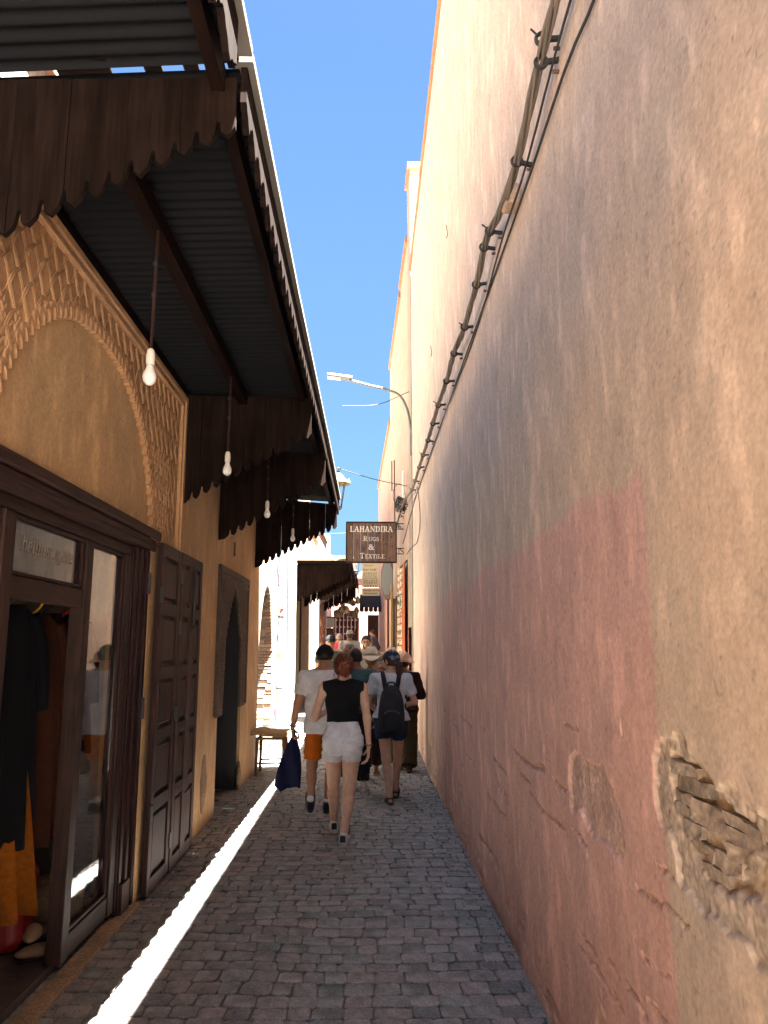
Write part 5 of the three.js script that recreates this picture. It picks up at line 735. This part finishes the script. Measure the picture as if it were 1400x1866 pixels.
    if (sandal) for (const [z, yy, r] of [[-.12, .03, .05], [-.02, .05, .045], [.04, .05, .04]]) mesh('strap', fix(new THREE.TorusGeometry(r * .86, .008, 5, 16, Math.PI).scale(1, 1.0, 2).translate(0, .008 + (yy - .03), z)), mat(sc.color), sh);
    else if (sc.heel) { mesh('heel_patch', fix(new RoundedBoxGeometry(.05, .06, .03, 3, .012).translate(0, .055, .073)), mat(sc.heel), sh); if (!sc.nosock) mesh('sock', fix(new THREE.CylinderGeometry(.033, .035, .025, 14).translate(0, .102, .026)), mat(C(.6, .6, .6)), sh); }
  });
  const ctx = { root, h, s, place, hs, hc, body, tors, q, legs, arms, lz, skinM };
  (cfg.extra || (() => {}))(ctx); return ctx;
}
// hair, hats: all drawn in head space (y up, face towards -z)
const strand = (c1, c2) => (g, f) => { const p = g.attributes.position, K = new Float32Array(p.count * 3); for (let i = 0; i < p.count; i++) { const t = clamp(f(p.getX(i), p.getY(i), p.getZ(i))); K.set([lerp(c1.r, c2.r, t), lerp(c1.g, c2.g, t), lerp(c1.b, c2.b, t)], i * 3); } g.setAttribute('color', new THREE.BufferAttribute(K, 3)); return g; };
const hairMat = new THREE.MeshPhysicalMaterial({ vertexColors: true, roughness: .6, specularIntensity: .4 });
function hair(P, c, o = {}) {
  const vo = o.vol || 0, cr = ell(V(0, .014, .014), V(.086 + vo, .106 + vo, .106 + vo)), c2 = c.clone().multiplyScalar(o.vol ? 3.4 : 2.2), low = o.low ?? -.055, ph = o.part || 0;
  const cap = (X, Y, Z) => { const ang = Math.atan2(X, Y - .0), w = .0035 * Math.sin(ang * 46 + 4 * noise(X * 30, Y * 30, Z * 30)) ; let v = cr(X, Y, Z) + w * (o.groove ?? 1); const face = Math.max(-(Z + .035 + .5 * Math.max(0, Y - .05)), 0); v = Math.max(v, (low + (Z < 0 ? .035 : 0)) - Y, -(Z + .045 + .9 * Math.max(0, Y - .035))); return v; };
  let f = cap; if (o.bun) { const b = o.bun, e = ell(b.c, b.r); f = (X, Y, Z) => { const a = Math.atan2(Y - b.c.y, X - b.c.x), rr = Math.hypot(X - b.c.x, Y - b.c.y); return smin(cap(X, Y, Z), e(X, Y, Z) + .005 * Math.sin(a * 5 + rr * 130 + 3 * noise(X * 26, Y * 26, Z * 26)), .022); }; }
  if (o.tail) { const t = o.tail, segs = []; for (let i = 1; i < t.length; i++) segs.push(cone(t[i - 1].p, t[i].p, t[i - 1].r, t[i].r)); const g0 = f; f = (X, Y, Z) => { let v = 9; for (const e of segs) v = smin(v, e(X, Y, Z), .02); return smin(g0(X, Y, Z), v + .004 * Math.sin(X * 260 + 6 * noise(X * 20, Y * 14, Z * 20)), .02); }; }
  const g = nets([-.15, -.30, -.15], [.15, .14, .24], o.cell || .005, f); strand(c, c2)(g, (X, Y, Z) => .25 + .8 * (noise(Math.atan2(X, Y + .02) * 22, Z * 40 + Y * 10, 4) - .3)); const m = mesh('hair', P.place(g), hairMat, P.root);
  if (o.wisps) for (const w of o.wisps) { const t = tube(w, .0022, 20, 4); const n = t.attributes.position.count; t.setAttribute('color', new THREE.BufferAttribute(new Float32Array(n * 3).map((_, i) => [c.r, c.g, c.b][i % 3] * 1.4), 3)); mesh('wisp', P.place(t), hairMat, m); }
  return m;
}
function cap(P, c, o = {}) {
  const M1 = o.mat || cloth(c, { roughness: .85 }), out = ell(V(0, .02, .01), V(.097, .112, .116)), inn = ell(V(0, .018, .01), V(.089, .105, .108));
  const g = nets([-.12, -.02, -.14], [.12, .16, .16], .005, (X, Y, Z) => Math.max(out(X, Y, Z) + .0015 * Math.cos(Math.atan2(X, Z) * 6), -inn(X, Y, Z), .018 + .12 * Math.max(0, -Z) * .1 - .14 * Math.max(0, Z) * .5 - Y, o.gap ? -(Math.hypot(X / .034, (Y - .005) / .032) - 1) * .03 - (Z > .05 ? 0 : 9) : -9));
  const k = mesh('cap', P.place(g), M1, P.root);
  const br = nets([-.1, -.03, -.22], [.1, .07, -.03], .005, (X, Y, Z) => Math.max((Math.hypot(X / .078, (Z + .085) / .10) - 1) * .08, Math.abs(Y - .026 + X * X * 3.5 + (Z + .09) * -.16) - .005, Z + .07)); mesh('brim', P.place(br), M1, k);
  mesh('button', P.place(new THREE.SphereGeometry(.009, 8, 6).translate(0, .133, .01)), M1, k);
  if (o.gap) mesh('strap', P.place(new THREE.TorusGeometry(.101, .007, 5, 14, .8).rotateX(Math.PI / 2).rotateY(-Math.PI / 2 + .4).scale(1, 1.6, 1.12).translate(0, -.022, .012)), M1, k);
  return k;
}
function brimHat(P, c, o = {}) {
  const { R0 = .19, crown = .115, band, dx = 0, tilt = 0, pinch = .25 } = o, M1 = o.mat || cloth(c), n = 48, prof = [[.0001, crown + .02], [.045, crown + .018], [.075, crown - .002], [.088, crown * .6], [.096, .03], [.100, .018], [.13, .012], [R0 * .85, .012], [R0, .022], [R0 + .002, .018], [R0 * .85, .007], [.12, .005], [.097, .010], [.09, .03]], g = new THREE.LatheGeometry(prof.map(p => new THREE.Vector2(...p)), n), p = g.attributes.position;
  for (let i = 0; i < p.count; i++) { let X = p.getX(i), Y = p.getY(i), Z = p.getZ(i), r = Math.hypot(X, Z); if (r < .1 && Y > .05) { const t = (Y - .05) / crown; X *= 1 - pinch * t * clamp(-Z / .08 + .3, 0, 1); Y -= .035 * pinch * 4 * t * Math.exp(-X * X / .0006) * .6; } if (r > .1) Y += (o.curl ?? .10) * Math.pow((r - .1) / .1, 2) * (X * X - .6 * Z * Z) / (r * r) * .35 + (o.wave || 0) * Math.sin(Math.atan2(Z, X) * 5) * (r - .1); p.setXYZ(i, X, Y, Z * 1.12); }
  g.computeVertexNormals(); if (tilt) g.rotateX(tilt); g.translate(0, .035, .005); const k = mesh('hat', P.place(uvm(g, 'y', 4)), M1, P.root); if (band) mesh('hat_band', P.place((() => { const b = new THREE.CylinderGeometry(.0975, .1015, .03, 32, 1, true).scale(1, 1, 1.12); if (tilt) b.rotateX(tilt); return b.translate(0, .035 + .034, .005); })()), mat(band, { side: THREE.DoubleSide }), k); return k;
}
const bangle = (P, i, c, r = .031) => { const a = P.arms[i]; const g = new THREE.TorusGeometry(r, .006, 6, 20); g.applyQuaternion(new THREE.Quaternion().setFromUnitVectors(V(0, 0, 1), a.wr.clone().sub(a.el).normalize())); const p = a.el.clone().lerp(a.wr, .93); g.translate(p.x, p.y, p.z); mesh('bracelet', g, mat(c, { roughness: .5 }), P.root); };
// 1 red-haired woman, nearest
const p1 = person({ label: 'red-haired woman in a black sleeveless top and white denim shorts, nearest walker', d: 7.22, x: -.22, h: 1.63, skin: C(.66, .44, .33), cell: .009, lean: .03, leg: 1.12,
  feet: [{ x: -.085, z: -.30, y: .085 }, { x: .02, z: .15, y: .078 }], arms: [{ x: -.155, y: 1.09, z: -.24, pole: [-.5, -.8, .5], hand: [.3, .2, -.9], palm: [.5, .6, .2], curl: .8 }, { x: .235, y: .80, z: .03, pole: [.4, 0, 1], hand: [0, -1, -.1], curl: .5 }],
  top: { color: C(.012, .012, .014), hem: .622, sleeve: 0, loose: .011, neck: .853, fold: .009, name: 'sleeveless_top', freq: 12 }, bottom: { color: C(.80, .80, .84), len: .40, waist: .628, loose: .013, seat: true, fray: .8, flare: 1.1, low: .448, fold: .009, freq: 26, name: 'denim_shorts' },
  shoe: { color: C(.55, .52, .48), sole: C(.5, .47, .42), heel: C(.02, .02, .02), thick: .008, nosock: true }, headTurn: .06,
  extra: P => { hair(P, C(.075, .020, .010), { vol: .012, groove: 1.6, low: -.085, bun: { c: V(.006, -.03, .125), r: V(.066, .072, .05) }, wisps: [[[-.07, -.01, .03], [-.095, -.06, .04], [-.10, -.11, .05], [-.085, -.16, .06]], [[-.07, -.02, .05], [-.088, -.08, .06], [-.075, -.13, .07]], [[.07, -.03, .05], [.085, -.08, .06], [.08, -.12, .06]], [[-.03, -.07, .1], [-.05, -.11, .11], [-.04, -.14, .1]]] }); bangle(P, 1, C(.12, .04, .03));
    const r = rng(8), hm = P.root.children.find(c => c.name === 'hair'), B = V(.006, -.03, .16); // swept strands
    for (let i = 0; i < 90; i++) { const a = -2.3 + 4.6 * i / 89 + (r() - .5) * .1, s0 = V(Math.sin(a) * .9, Math.cos(a) * .9, -.25 + r() * .9).normalize(), e0 = V(B.x + (r() - .5) * .5, B.y - .1 + (r() - .5) * .7, B.z * 5).normalize(), pts = []; for (let k = 0; k <= 6; k++) { const q2 = s0.clone().lerp(e0, k / 6).normalize(), rr = 1 + .01 * r(); pts.push(V(q2.x * .100 * rr, .014 + q2.y * .120 * rr, .014 + q2.z * .120 * rr)); }
      const t = tube(pts, .0016 + .0012 * r(), 18, 4), n = t.attributes.position.count, c = [[.075, .02, .01], [.16, .05, .024], [.24, .085, .04], [.045, .012, .007]][r() * 4 | 0]; t.setAttribute('color', new THREE.BufferAttribute(new Float32Array(n * 3).map((_, j) => c[j % 3]), 3)); mesh('strand', P.place(t), hairMat, hm); } } });
// 2 man in white tee, orange shorts
const p2 = person({ label: 'man in white t-shirt, orange shorts and black cap carrying a navy bag', d: 8.45, x: -.46, h: 1.71, male: true, skin: C(.44, .24, .155), cell: .010, leg: 1.08,
  feet: [{ x: -.11, z: .30, y: .17, pitch: -.55 }, { x: .045, z: .02 }], arms: [{ x: -.33, y: .845, z: .0, pole: [-.4, 0, 1], hand: [0, -1, -.05], curl: 1.1 }, { x: .30, y: .86, z: -.1, pole: [.4, 0, 1], curl: .5 }],
  top: { color: C(.80, .78, .79), hem: .462, sleeve: .70, loose: .024, fold: .014, freq: 10, flare: .016 }, bottom: { color: C(.60, .14, .012), len: .86, waist: .58, loose: .022, flare: 1.2, fold: .013 }, shoe: { color: C(.014, .018, .03), sole: C(.02, .02, .025), heel: C(.012, .014, .022) },
  extra: P => { hair(P, C(.02, .014, .01), { low: -.03, groove: .3 }); cap(P, C(.012, .012, .014), { gap: true }); bangle(P, 0, C(.05, .03, .02), .036); } });
// 3 woman with backpack
const camo = tex(128, 128, (u, v) => { const a = tfbm(u, v, 7, 7, 3, 4); return a > .56 ? [.40, .42, .50] : a > .48 ? [.22, .24, .34] : [.10, .11, .18]; });
const p3 = person({ label: 'woman in grey t-shirt and navy shorts wearing a dark backpack and patterned cap', d: 9.05, x: .27, h: 1.65, skin: C(.56, .35, .26), cell: .010, headTurn: .75, lean: .02,
  feet: [{ x: -.02, z: .22 }, { x: .055, z: -.12, y: .09, pitch: -.25 }], arms: [{ x: -.20, y: .98, z: -.18, pole: [-.4, -.8, .5], hand: [.4, .1, -.9], curl: .9 }, { x: .20, y: 1.02, z: -.22, pole: [.45, -.9, .4], hand: [-.5, .1, -.8], curl: .9 }],
  top: { color: C(.64, .64, .70), hem: .535, sleeve: .72, loose: .018, fold: .012, freq: 12, flare: .022, wavy: 1.4 }, bottom: { color: C(.03, .042, .085), len: .47, waist: .61, loose: .022, flare: 1.3, seat: true }, shoe: { sandal: true, color: C(.05, .035, .03), sole: C(.06, .05, .045) },
  extra: P => { hair(P, C(.03, .016, .012), { low: -.06, groove: .5, tail: [{ p: V(0, -.01, .10), r: .03 }, { p: V(.012, -.05, .135), r: .036 }, { p: V(.01, -.13, .135), r: .034 }, { p: V(0, -.2, .12), r: .016 }] }); cap(P, C(.1, .1, .2), { mat: mat(0xffffff, { map: rep(camo, .8, .8), roughness: .9 }), gap: true }); } });
{ // backpack, worn, its own thing
  const P = p3, h = P.h, t = thing('backpack', 'dark grey backpack on the back of the woman in navy shorts', 'backpack', [P.root.position.x, P.root.position.y, P.root.position.z]), m = cloth(C(.035, .034, .04), { roughness: .8 }), m2 = cloth(C(.026, .026, .03), { roughness: .8 });
  const f = (X, Y, Z) => { const v = (Y - .99) / .27, w = .155 * (1 - .32 * Math.pow(clamp(v * .5 + .5), 2.2)), dp = .075 * (1 - .3 * clamp(v)); return (Math.pow(Math.abs(X) / w, 3) + Math.pow(Math.abs(v), 3.4) + Math.pow(Math.abs(Z - .185) / dp, 2.8) - 1) * .05 + .006 * (fbm(X * 14, Y * 14, Z * 14, 3) - .5); };
  mesh('pack_body', nets([-.19, .68, .06], [.19, 1.30, .30], .007, f), m, t);
  const pf = (X, Y, Z) => { const v = (Y - .87) / .13, w = .115; return (Math.pow(Math.abs(X) / w, 3) + Math.pow(Math.abs(v), 3) + Math.pow(Math.abs(Z - .235) / .055, 2.6) - 1) * .04; };
  const pk = mesh('front_pocket', nets([-.15, .70, .16], [.15, 1.03, .31], .007, pf), m2, t); mesh('zip', tube([[-.085, .955, .283], [-.04, .985, .287], [.04, .985, .287], [.085, .955, .283]], .006, 24, 5), mat(C(.07, .07, .08)), pk);
  mesh('zip', tube([[-.125, .90, .225], [-.115, 1.08, .235], [-.07, 1.17, .235], [0, 1.19, .235], [.07, 1.17, .235], [.115, 1.08, .235], [.125, .90, .225]], .005, 40, 5), mat(C(.02, .02, .02)), t);
  mesh('grab_handle', tube([[-.045, 1.235, .15], [-.035, 1.285, .16], [.035, 1.285, .16], [.045, 1.235, .15]], .009, 20, 6), m2, t);
  for (const s of [-1, 1]) { const pts = [[s * .065, 1.22, .15], [s * .085, 1.33, .115], [s * .095, 1.385, .03], [s * .10, 1.36, -.075], [s * .115, 1.22, -.125], [s * .15, 1.05, -.06], [s * .15, .86, .10]]; const g = tube(pts, .026, 50, 8); mesh('shoulder_strap', g, m2, t); }
}
{ // bag in the man's hand
  const P = p2, a = P.arms[0], t = thing('carrier_bag', 'flat navy fabric bag hanging from the hand of the man in orange shorts', 'bag', [P.root.position.x + a.wr.x - .02, P.root.position.y, P.root.position.z + a.wr.z]), m = cloth(C(.012, .016, .06), { roughness: .7 });
  const g = new THREE.BoxGeometry(.24, .46, .05, 16, 22, 3), p = g.attributes.position; for (let i = 0; i < p.count; i++) { const u = p.getX(i) / .24 + .5, v = clamp(p.getY(i) / .46 + .5), w = lerp(1, .18, Math.pow(v, 2.2)); p.setXYZ(i, (p.getX(i)) * w + .03 * (1 - v) * (u - .9) + .05 * v - .012, lerp(.26, .765, v) - .10 * (u < .5 ? 1 - Math.abs(u - .25) * 4 : 0) * (1 - v) * .6 - .03 * u * (1 - v) + .03 * Math.sin(u * 9) * (1 - v) * .4, p.getZ(i) * (.6 + .8 * (1 - v)) + .018 * Math.sin(u * 8 + v * 5) * (1 - v * .4)); }
  g.computeVertexNormals(); mesh('bag_body', uvm(g), m, t); mesh('gathered_top', tube([[.035, .74, 0], [.03, .79, .005], [.02, .83, 0]], .022, 12, 8), m, t);
}
// 4 fedora woman
const floral = tex(256, 256, (u, v) => { const a = noise(u * 14, v * 14, 2), b = noise(u * 22, v * 22, 7); return a > .66 ? [.75, .45, .5] : b > .72 ? [.7, .62, .5] : b < .2 ? [.15, .25, .18] : [.05, .045, .06]; });
person({ label: 'woman in a cream wide-brimmed hat and dark floral dress ahead of the backpack', d: 10.5, x: .05, h: 1.64, skin: C(.5, .3, .2), cell: .014, feet: [{ x: -.06, z: .1 }, { x: .07, z: -.25, y: .07 }], arms: [{ x: -.2, y: .82, z: -.05 }, { x: .2, y: .82, z: 0 }],
  top: { hem: .50, sleeve: .6, loose: .016, mat: mat(0xffffff, { map: rep(floral, .7, .7), roughness: .9 }), color: C(.1, .1, .1), name: 'blouse' }, bottom: { len: 1.8, color: C(.05, .03, .03), loose: .02, name: 'trousers' }, shoe: { sandal: true, color: C(.3, .25, .2), sole: C(.3, .25, .2) },
  extra: P => { hair(P, C(.20, .11, .05), { low: -.13, cell: .007 }); brimHat(P, C(.82, .70, .53), { R0: .225, crown: .135, band: C(.25, .19, .13), curl: .22, tilt: -.05 }); } });
// 5 teal shirt
person({ label: 'black-haired walker in a teal t-shirt half hidden behind the red-haired woman', d: 9.75, x: -.15, h: 1.68, male: true, skin: C(.30, .15, .09), cell: .013, feet: [{ x: -.09, z: -.1 }, { x: .10, z: .12 }], arms: [{ x: -.25, y: .84, z: 0 }, { x: .26, y: .84, z: -.02 }],
  top: { hem: .5, sleeve: .6, loose: .018, color: C(.07, .14, .15) }, bottom: { len: 1.9, color: C(.018, .016, .02), loose: .02, name: 'trousers' }, shoe: { color: C(.45, .42, .38), sole: C(.5, .48, .44) }, extra: P => hair(P, C(.012, .01, .009), { low: -.05, cell: .006, groove: .4 }) });
// 6 brown top, olive trousers
const lace = tex(128, 128, (u, v) => { const a = noise(u * 18, v * 18, 4); return a > .6 ? [.86, .78, .68] : a > .45 ? [.82, .70, .58] : [.76, .52, .44]; });
person({ label: 'person in dark brown top, olive trousers and floppy lace hat beside the right wall', d: 11.1, x: .51, h: 1.58, skin: C(.28, .15, .10), cell: .013, feet: [{ x: -.06, z: -.1 }, { x: .06, z: .18 }], arms: [{ x: -.16, y: .95, z: -.15 }, { x: .19, y: .96, z: -.16, pole: [.35, -.7, .6] }],
  top: { hem: .50, sleeve: 1.5, loose: .02, color: C(.035, .012, .008), flare: .02 }, bottom: { len: 1.97, color: C(.055, .042, .02), loose: .035, flare: 1.4, cuff: .05, name: 'trousers' }, shoe: { sandal: true, color: C(.08, .04, .03), sole: C(.08, .05, .04) },
  extra: P => { hair(P, C(.02, .012, .01), { low: -.1, cell: .007 }); brimHat(P, 0, { mat: mat(0xffffff, { map: rep(lace, 1.2, 1.2), roughness: .95 }), R0: .175, crown: .11, curl: -.3, wave: .25, tilt: .25, pinch: .05 }); } });
// 7 tan hat
person({ label: 'walker in a plain tan hat just ahead of the backpack woman', d: 12.2, x: .38, h: 1.60, skin: C(.4, .24, .16), cell: .016, feet: [{ x: -.06, z: -.1 }, { x: .06, z: .12 }], arms: [{ x: -.2, y: .82, z: 0 }, { x: .2, y: .82, z: 0 }], top: { hem: .5, sleeve: .6, color: C(.10, .08, .07), loose: .016 }, bottom: { len: 1.9, color: C(.12, .10, .08), loose: .02, name: 'trousers' },
  extra: P => { hair(P, C(.04, .02, .012), { low: -.09, cell: .008 }); brimHat(P, C(.62, .46, .30), { R0: .19, crown: .12, band: C(.5, .33, .22), tilt: .18 }); } });
// 8, 9 men coming towards us
const facing = Math.PI, walk = [{ x: -.08, z: -.16 }, { x: .08, z: .14 }], hang = [{ x: -.27, y: .84, z: -.03 }, { x: .27, y: .84, z: .03 }];
const face = (P, beard) => { for (const s of [-1, 1]) { mesh('eye', P.place(new THREE.SphereGeometry(.0115, 10, 8).scale(1.25, .8, .8).translate(s * .032, .006, -.086)), mat(C(.05, .035, .03), { roughness: .3 }), P.root); mesh('eyebrow', P.place(bx(s * .032 - .017, s * .032 + .017, .026, .034, -.100, -.090)), mat(C(.015, .012, .01)), P.root); } mesh('lips', P.place(new THREE.SphereGeometry(1, 10, 6).scale(.022, .007, .008).translate(0, -.060, -.096)), mat(C(.30, .12, .10)), P.root); if (beard) { const e = ell(V(0, -.056, -.026), V(.062, .066, .072)); mesh('beard', P.place(nets([-.09, -.15, -.13], [.09, -.01, .05], .006, (X, Y, Z) => Math.max(e(X, Y, Z) + .003 * noise(X * 120, Y * 120, Z * 120), Y + .036 + (Math.abs(X) < .03 && Z < -.05 ? .012 : 0), Z - .01))), mat(C(.016, .012, .010)), P.root); } };
person({ label: 'man with a dark cap and green grey t-shirt coming towards the camera', d: 14.8, x: -.70, h: 1.74, male: true, turn: facing, skin: C(.42, .24, .15), cell: .016, feet: walk, arms: hang, top: { hem: .48, sleeve: .6, loose: .018, color: C(.06, .07, .06) }, bottom: { len: 1.9, color: C(.03, .03, .035), loose: .02, name: 'trousers' }, extra: P => { face(P); hair(P, C(.015, .012, .01), { low: -.02, cell: .008 }); cap(P, C(.02, .02, .022)); } });
person({ label: 'bearded dark-haired man in a grey t-shirt facing the camera', d: 14.2, x: -.03, h: 1.76, male: true, turn: facing, headTilt: -.18, skin: C(.36, .20, .12), cell: .015, feet: walk, arms: hang, top: { hem: .48, sleeve: .6, loose: .018, color: C(.17, .165, .16) }, bottom: { len: 1.9, color: C(.03, .03, .04), loose: .02, name: 'trousers' }, extra: P => { face(P, true); hair(P, C(.014, .011, .010), { low: -.03, cell: .007 }); } });
// 10-12 small far figures
person({ label: 'far person in a pink top and white trousers walking away', d: 22, x: -.80, h: 1.62, skin: C(.4, .24, .16), cell: .022, feet: walk, arms: [{ x: -.2, y: .9, z: -.1 }, { x: .2, y: .9, z: -.1 }], top: { hem: .55, sleeve: .5, loose: .03, color: C(.72, .08, .14) }, bottom: { len: 1.8, color: C(.75, .73, .7), loose: .03, name: 'trousers' }, extra: P => hair(P, C(.18, .16, .15), { low: -.08, cell: .01 }) });
person({ label: 'far person in white shirt and pale hat with a patterned backpack', d: 21, x: -.48, h: 1.70, male: true, skin: C(.4, .24, .16), cell: .022, feet: walk, arms: hang, top: { hem: .46, sleeve: .7, loose: .03, color: C(.75, .74, .72) }, bottom: { len: 1.9, color: C(.45, .12, .04), loose: .03, name: 'trousers' }, extra: P => { hair(P, C(.1, .08, .06), { low: -.06, cell: .01 }); brimHat(P, C(.55, .52, .48), { R0: .15, crown: .1 }); } });
{ const t = thing('backpack', 'pale patterned backpack on the far person in the white shirt', 'backpack', [-.48, gy(21), -21]); mesh('pack_body', nets([-.22, .7, .05], [.22, 1.4, .36], .02, (X, Y, Z) => (Math.pow(Math.abs(X) / .17, 3) + Math.pow(Math.abs(Y - 1.05) / .27, 3) + Math.pow(Math.abs(Z - .2) / .10, 2.6) - 1) * .05), mat(0xffffff, { map: rep(tex(64, 64, (u, v) => noise(u * 12, v * 12, 3) > .5 ? [.62, .5, .46] : [.34, .28, .28]), 1, 1) }), t); mesh('top_flap', new THREE.SphereGeometry(1, 14, 8).scale(.13, .06, .08).translate(0, 1.3, .2), mat(C(.2, .2, .2)), t); }
person({ label: 'far person in a grey blue shirt standing in the shade by the awning', d: 25.5, x: .18, h: 1.68, male: true, turn: 1.2, skin: C(.3, .18, .12), cell: .024, feet: walk, arms: hang, top: { hem: .48, sleeve: 1.4, loose: .02, color: C(.13, .14, .18) }, bottom: { len: 1.9, color: C(.02, .02, .03), loose: .02, name: 'trousers' }, extra: P => hair(P, C(.015, .012, .01), { low: -.04, cell: .01 }) });
scene.traverse(o => { if (o.isMesh) { o.castShadow = o.receiveShadow = true; } });
renderer.render(scene, camera);
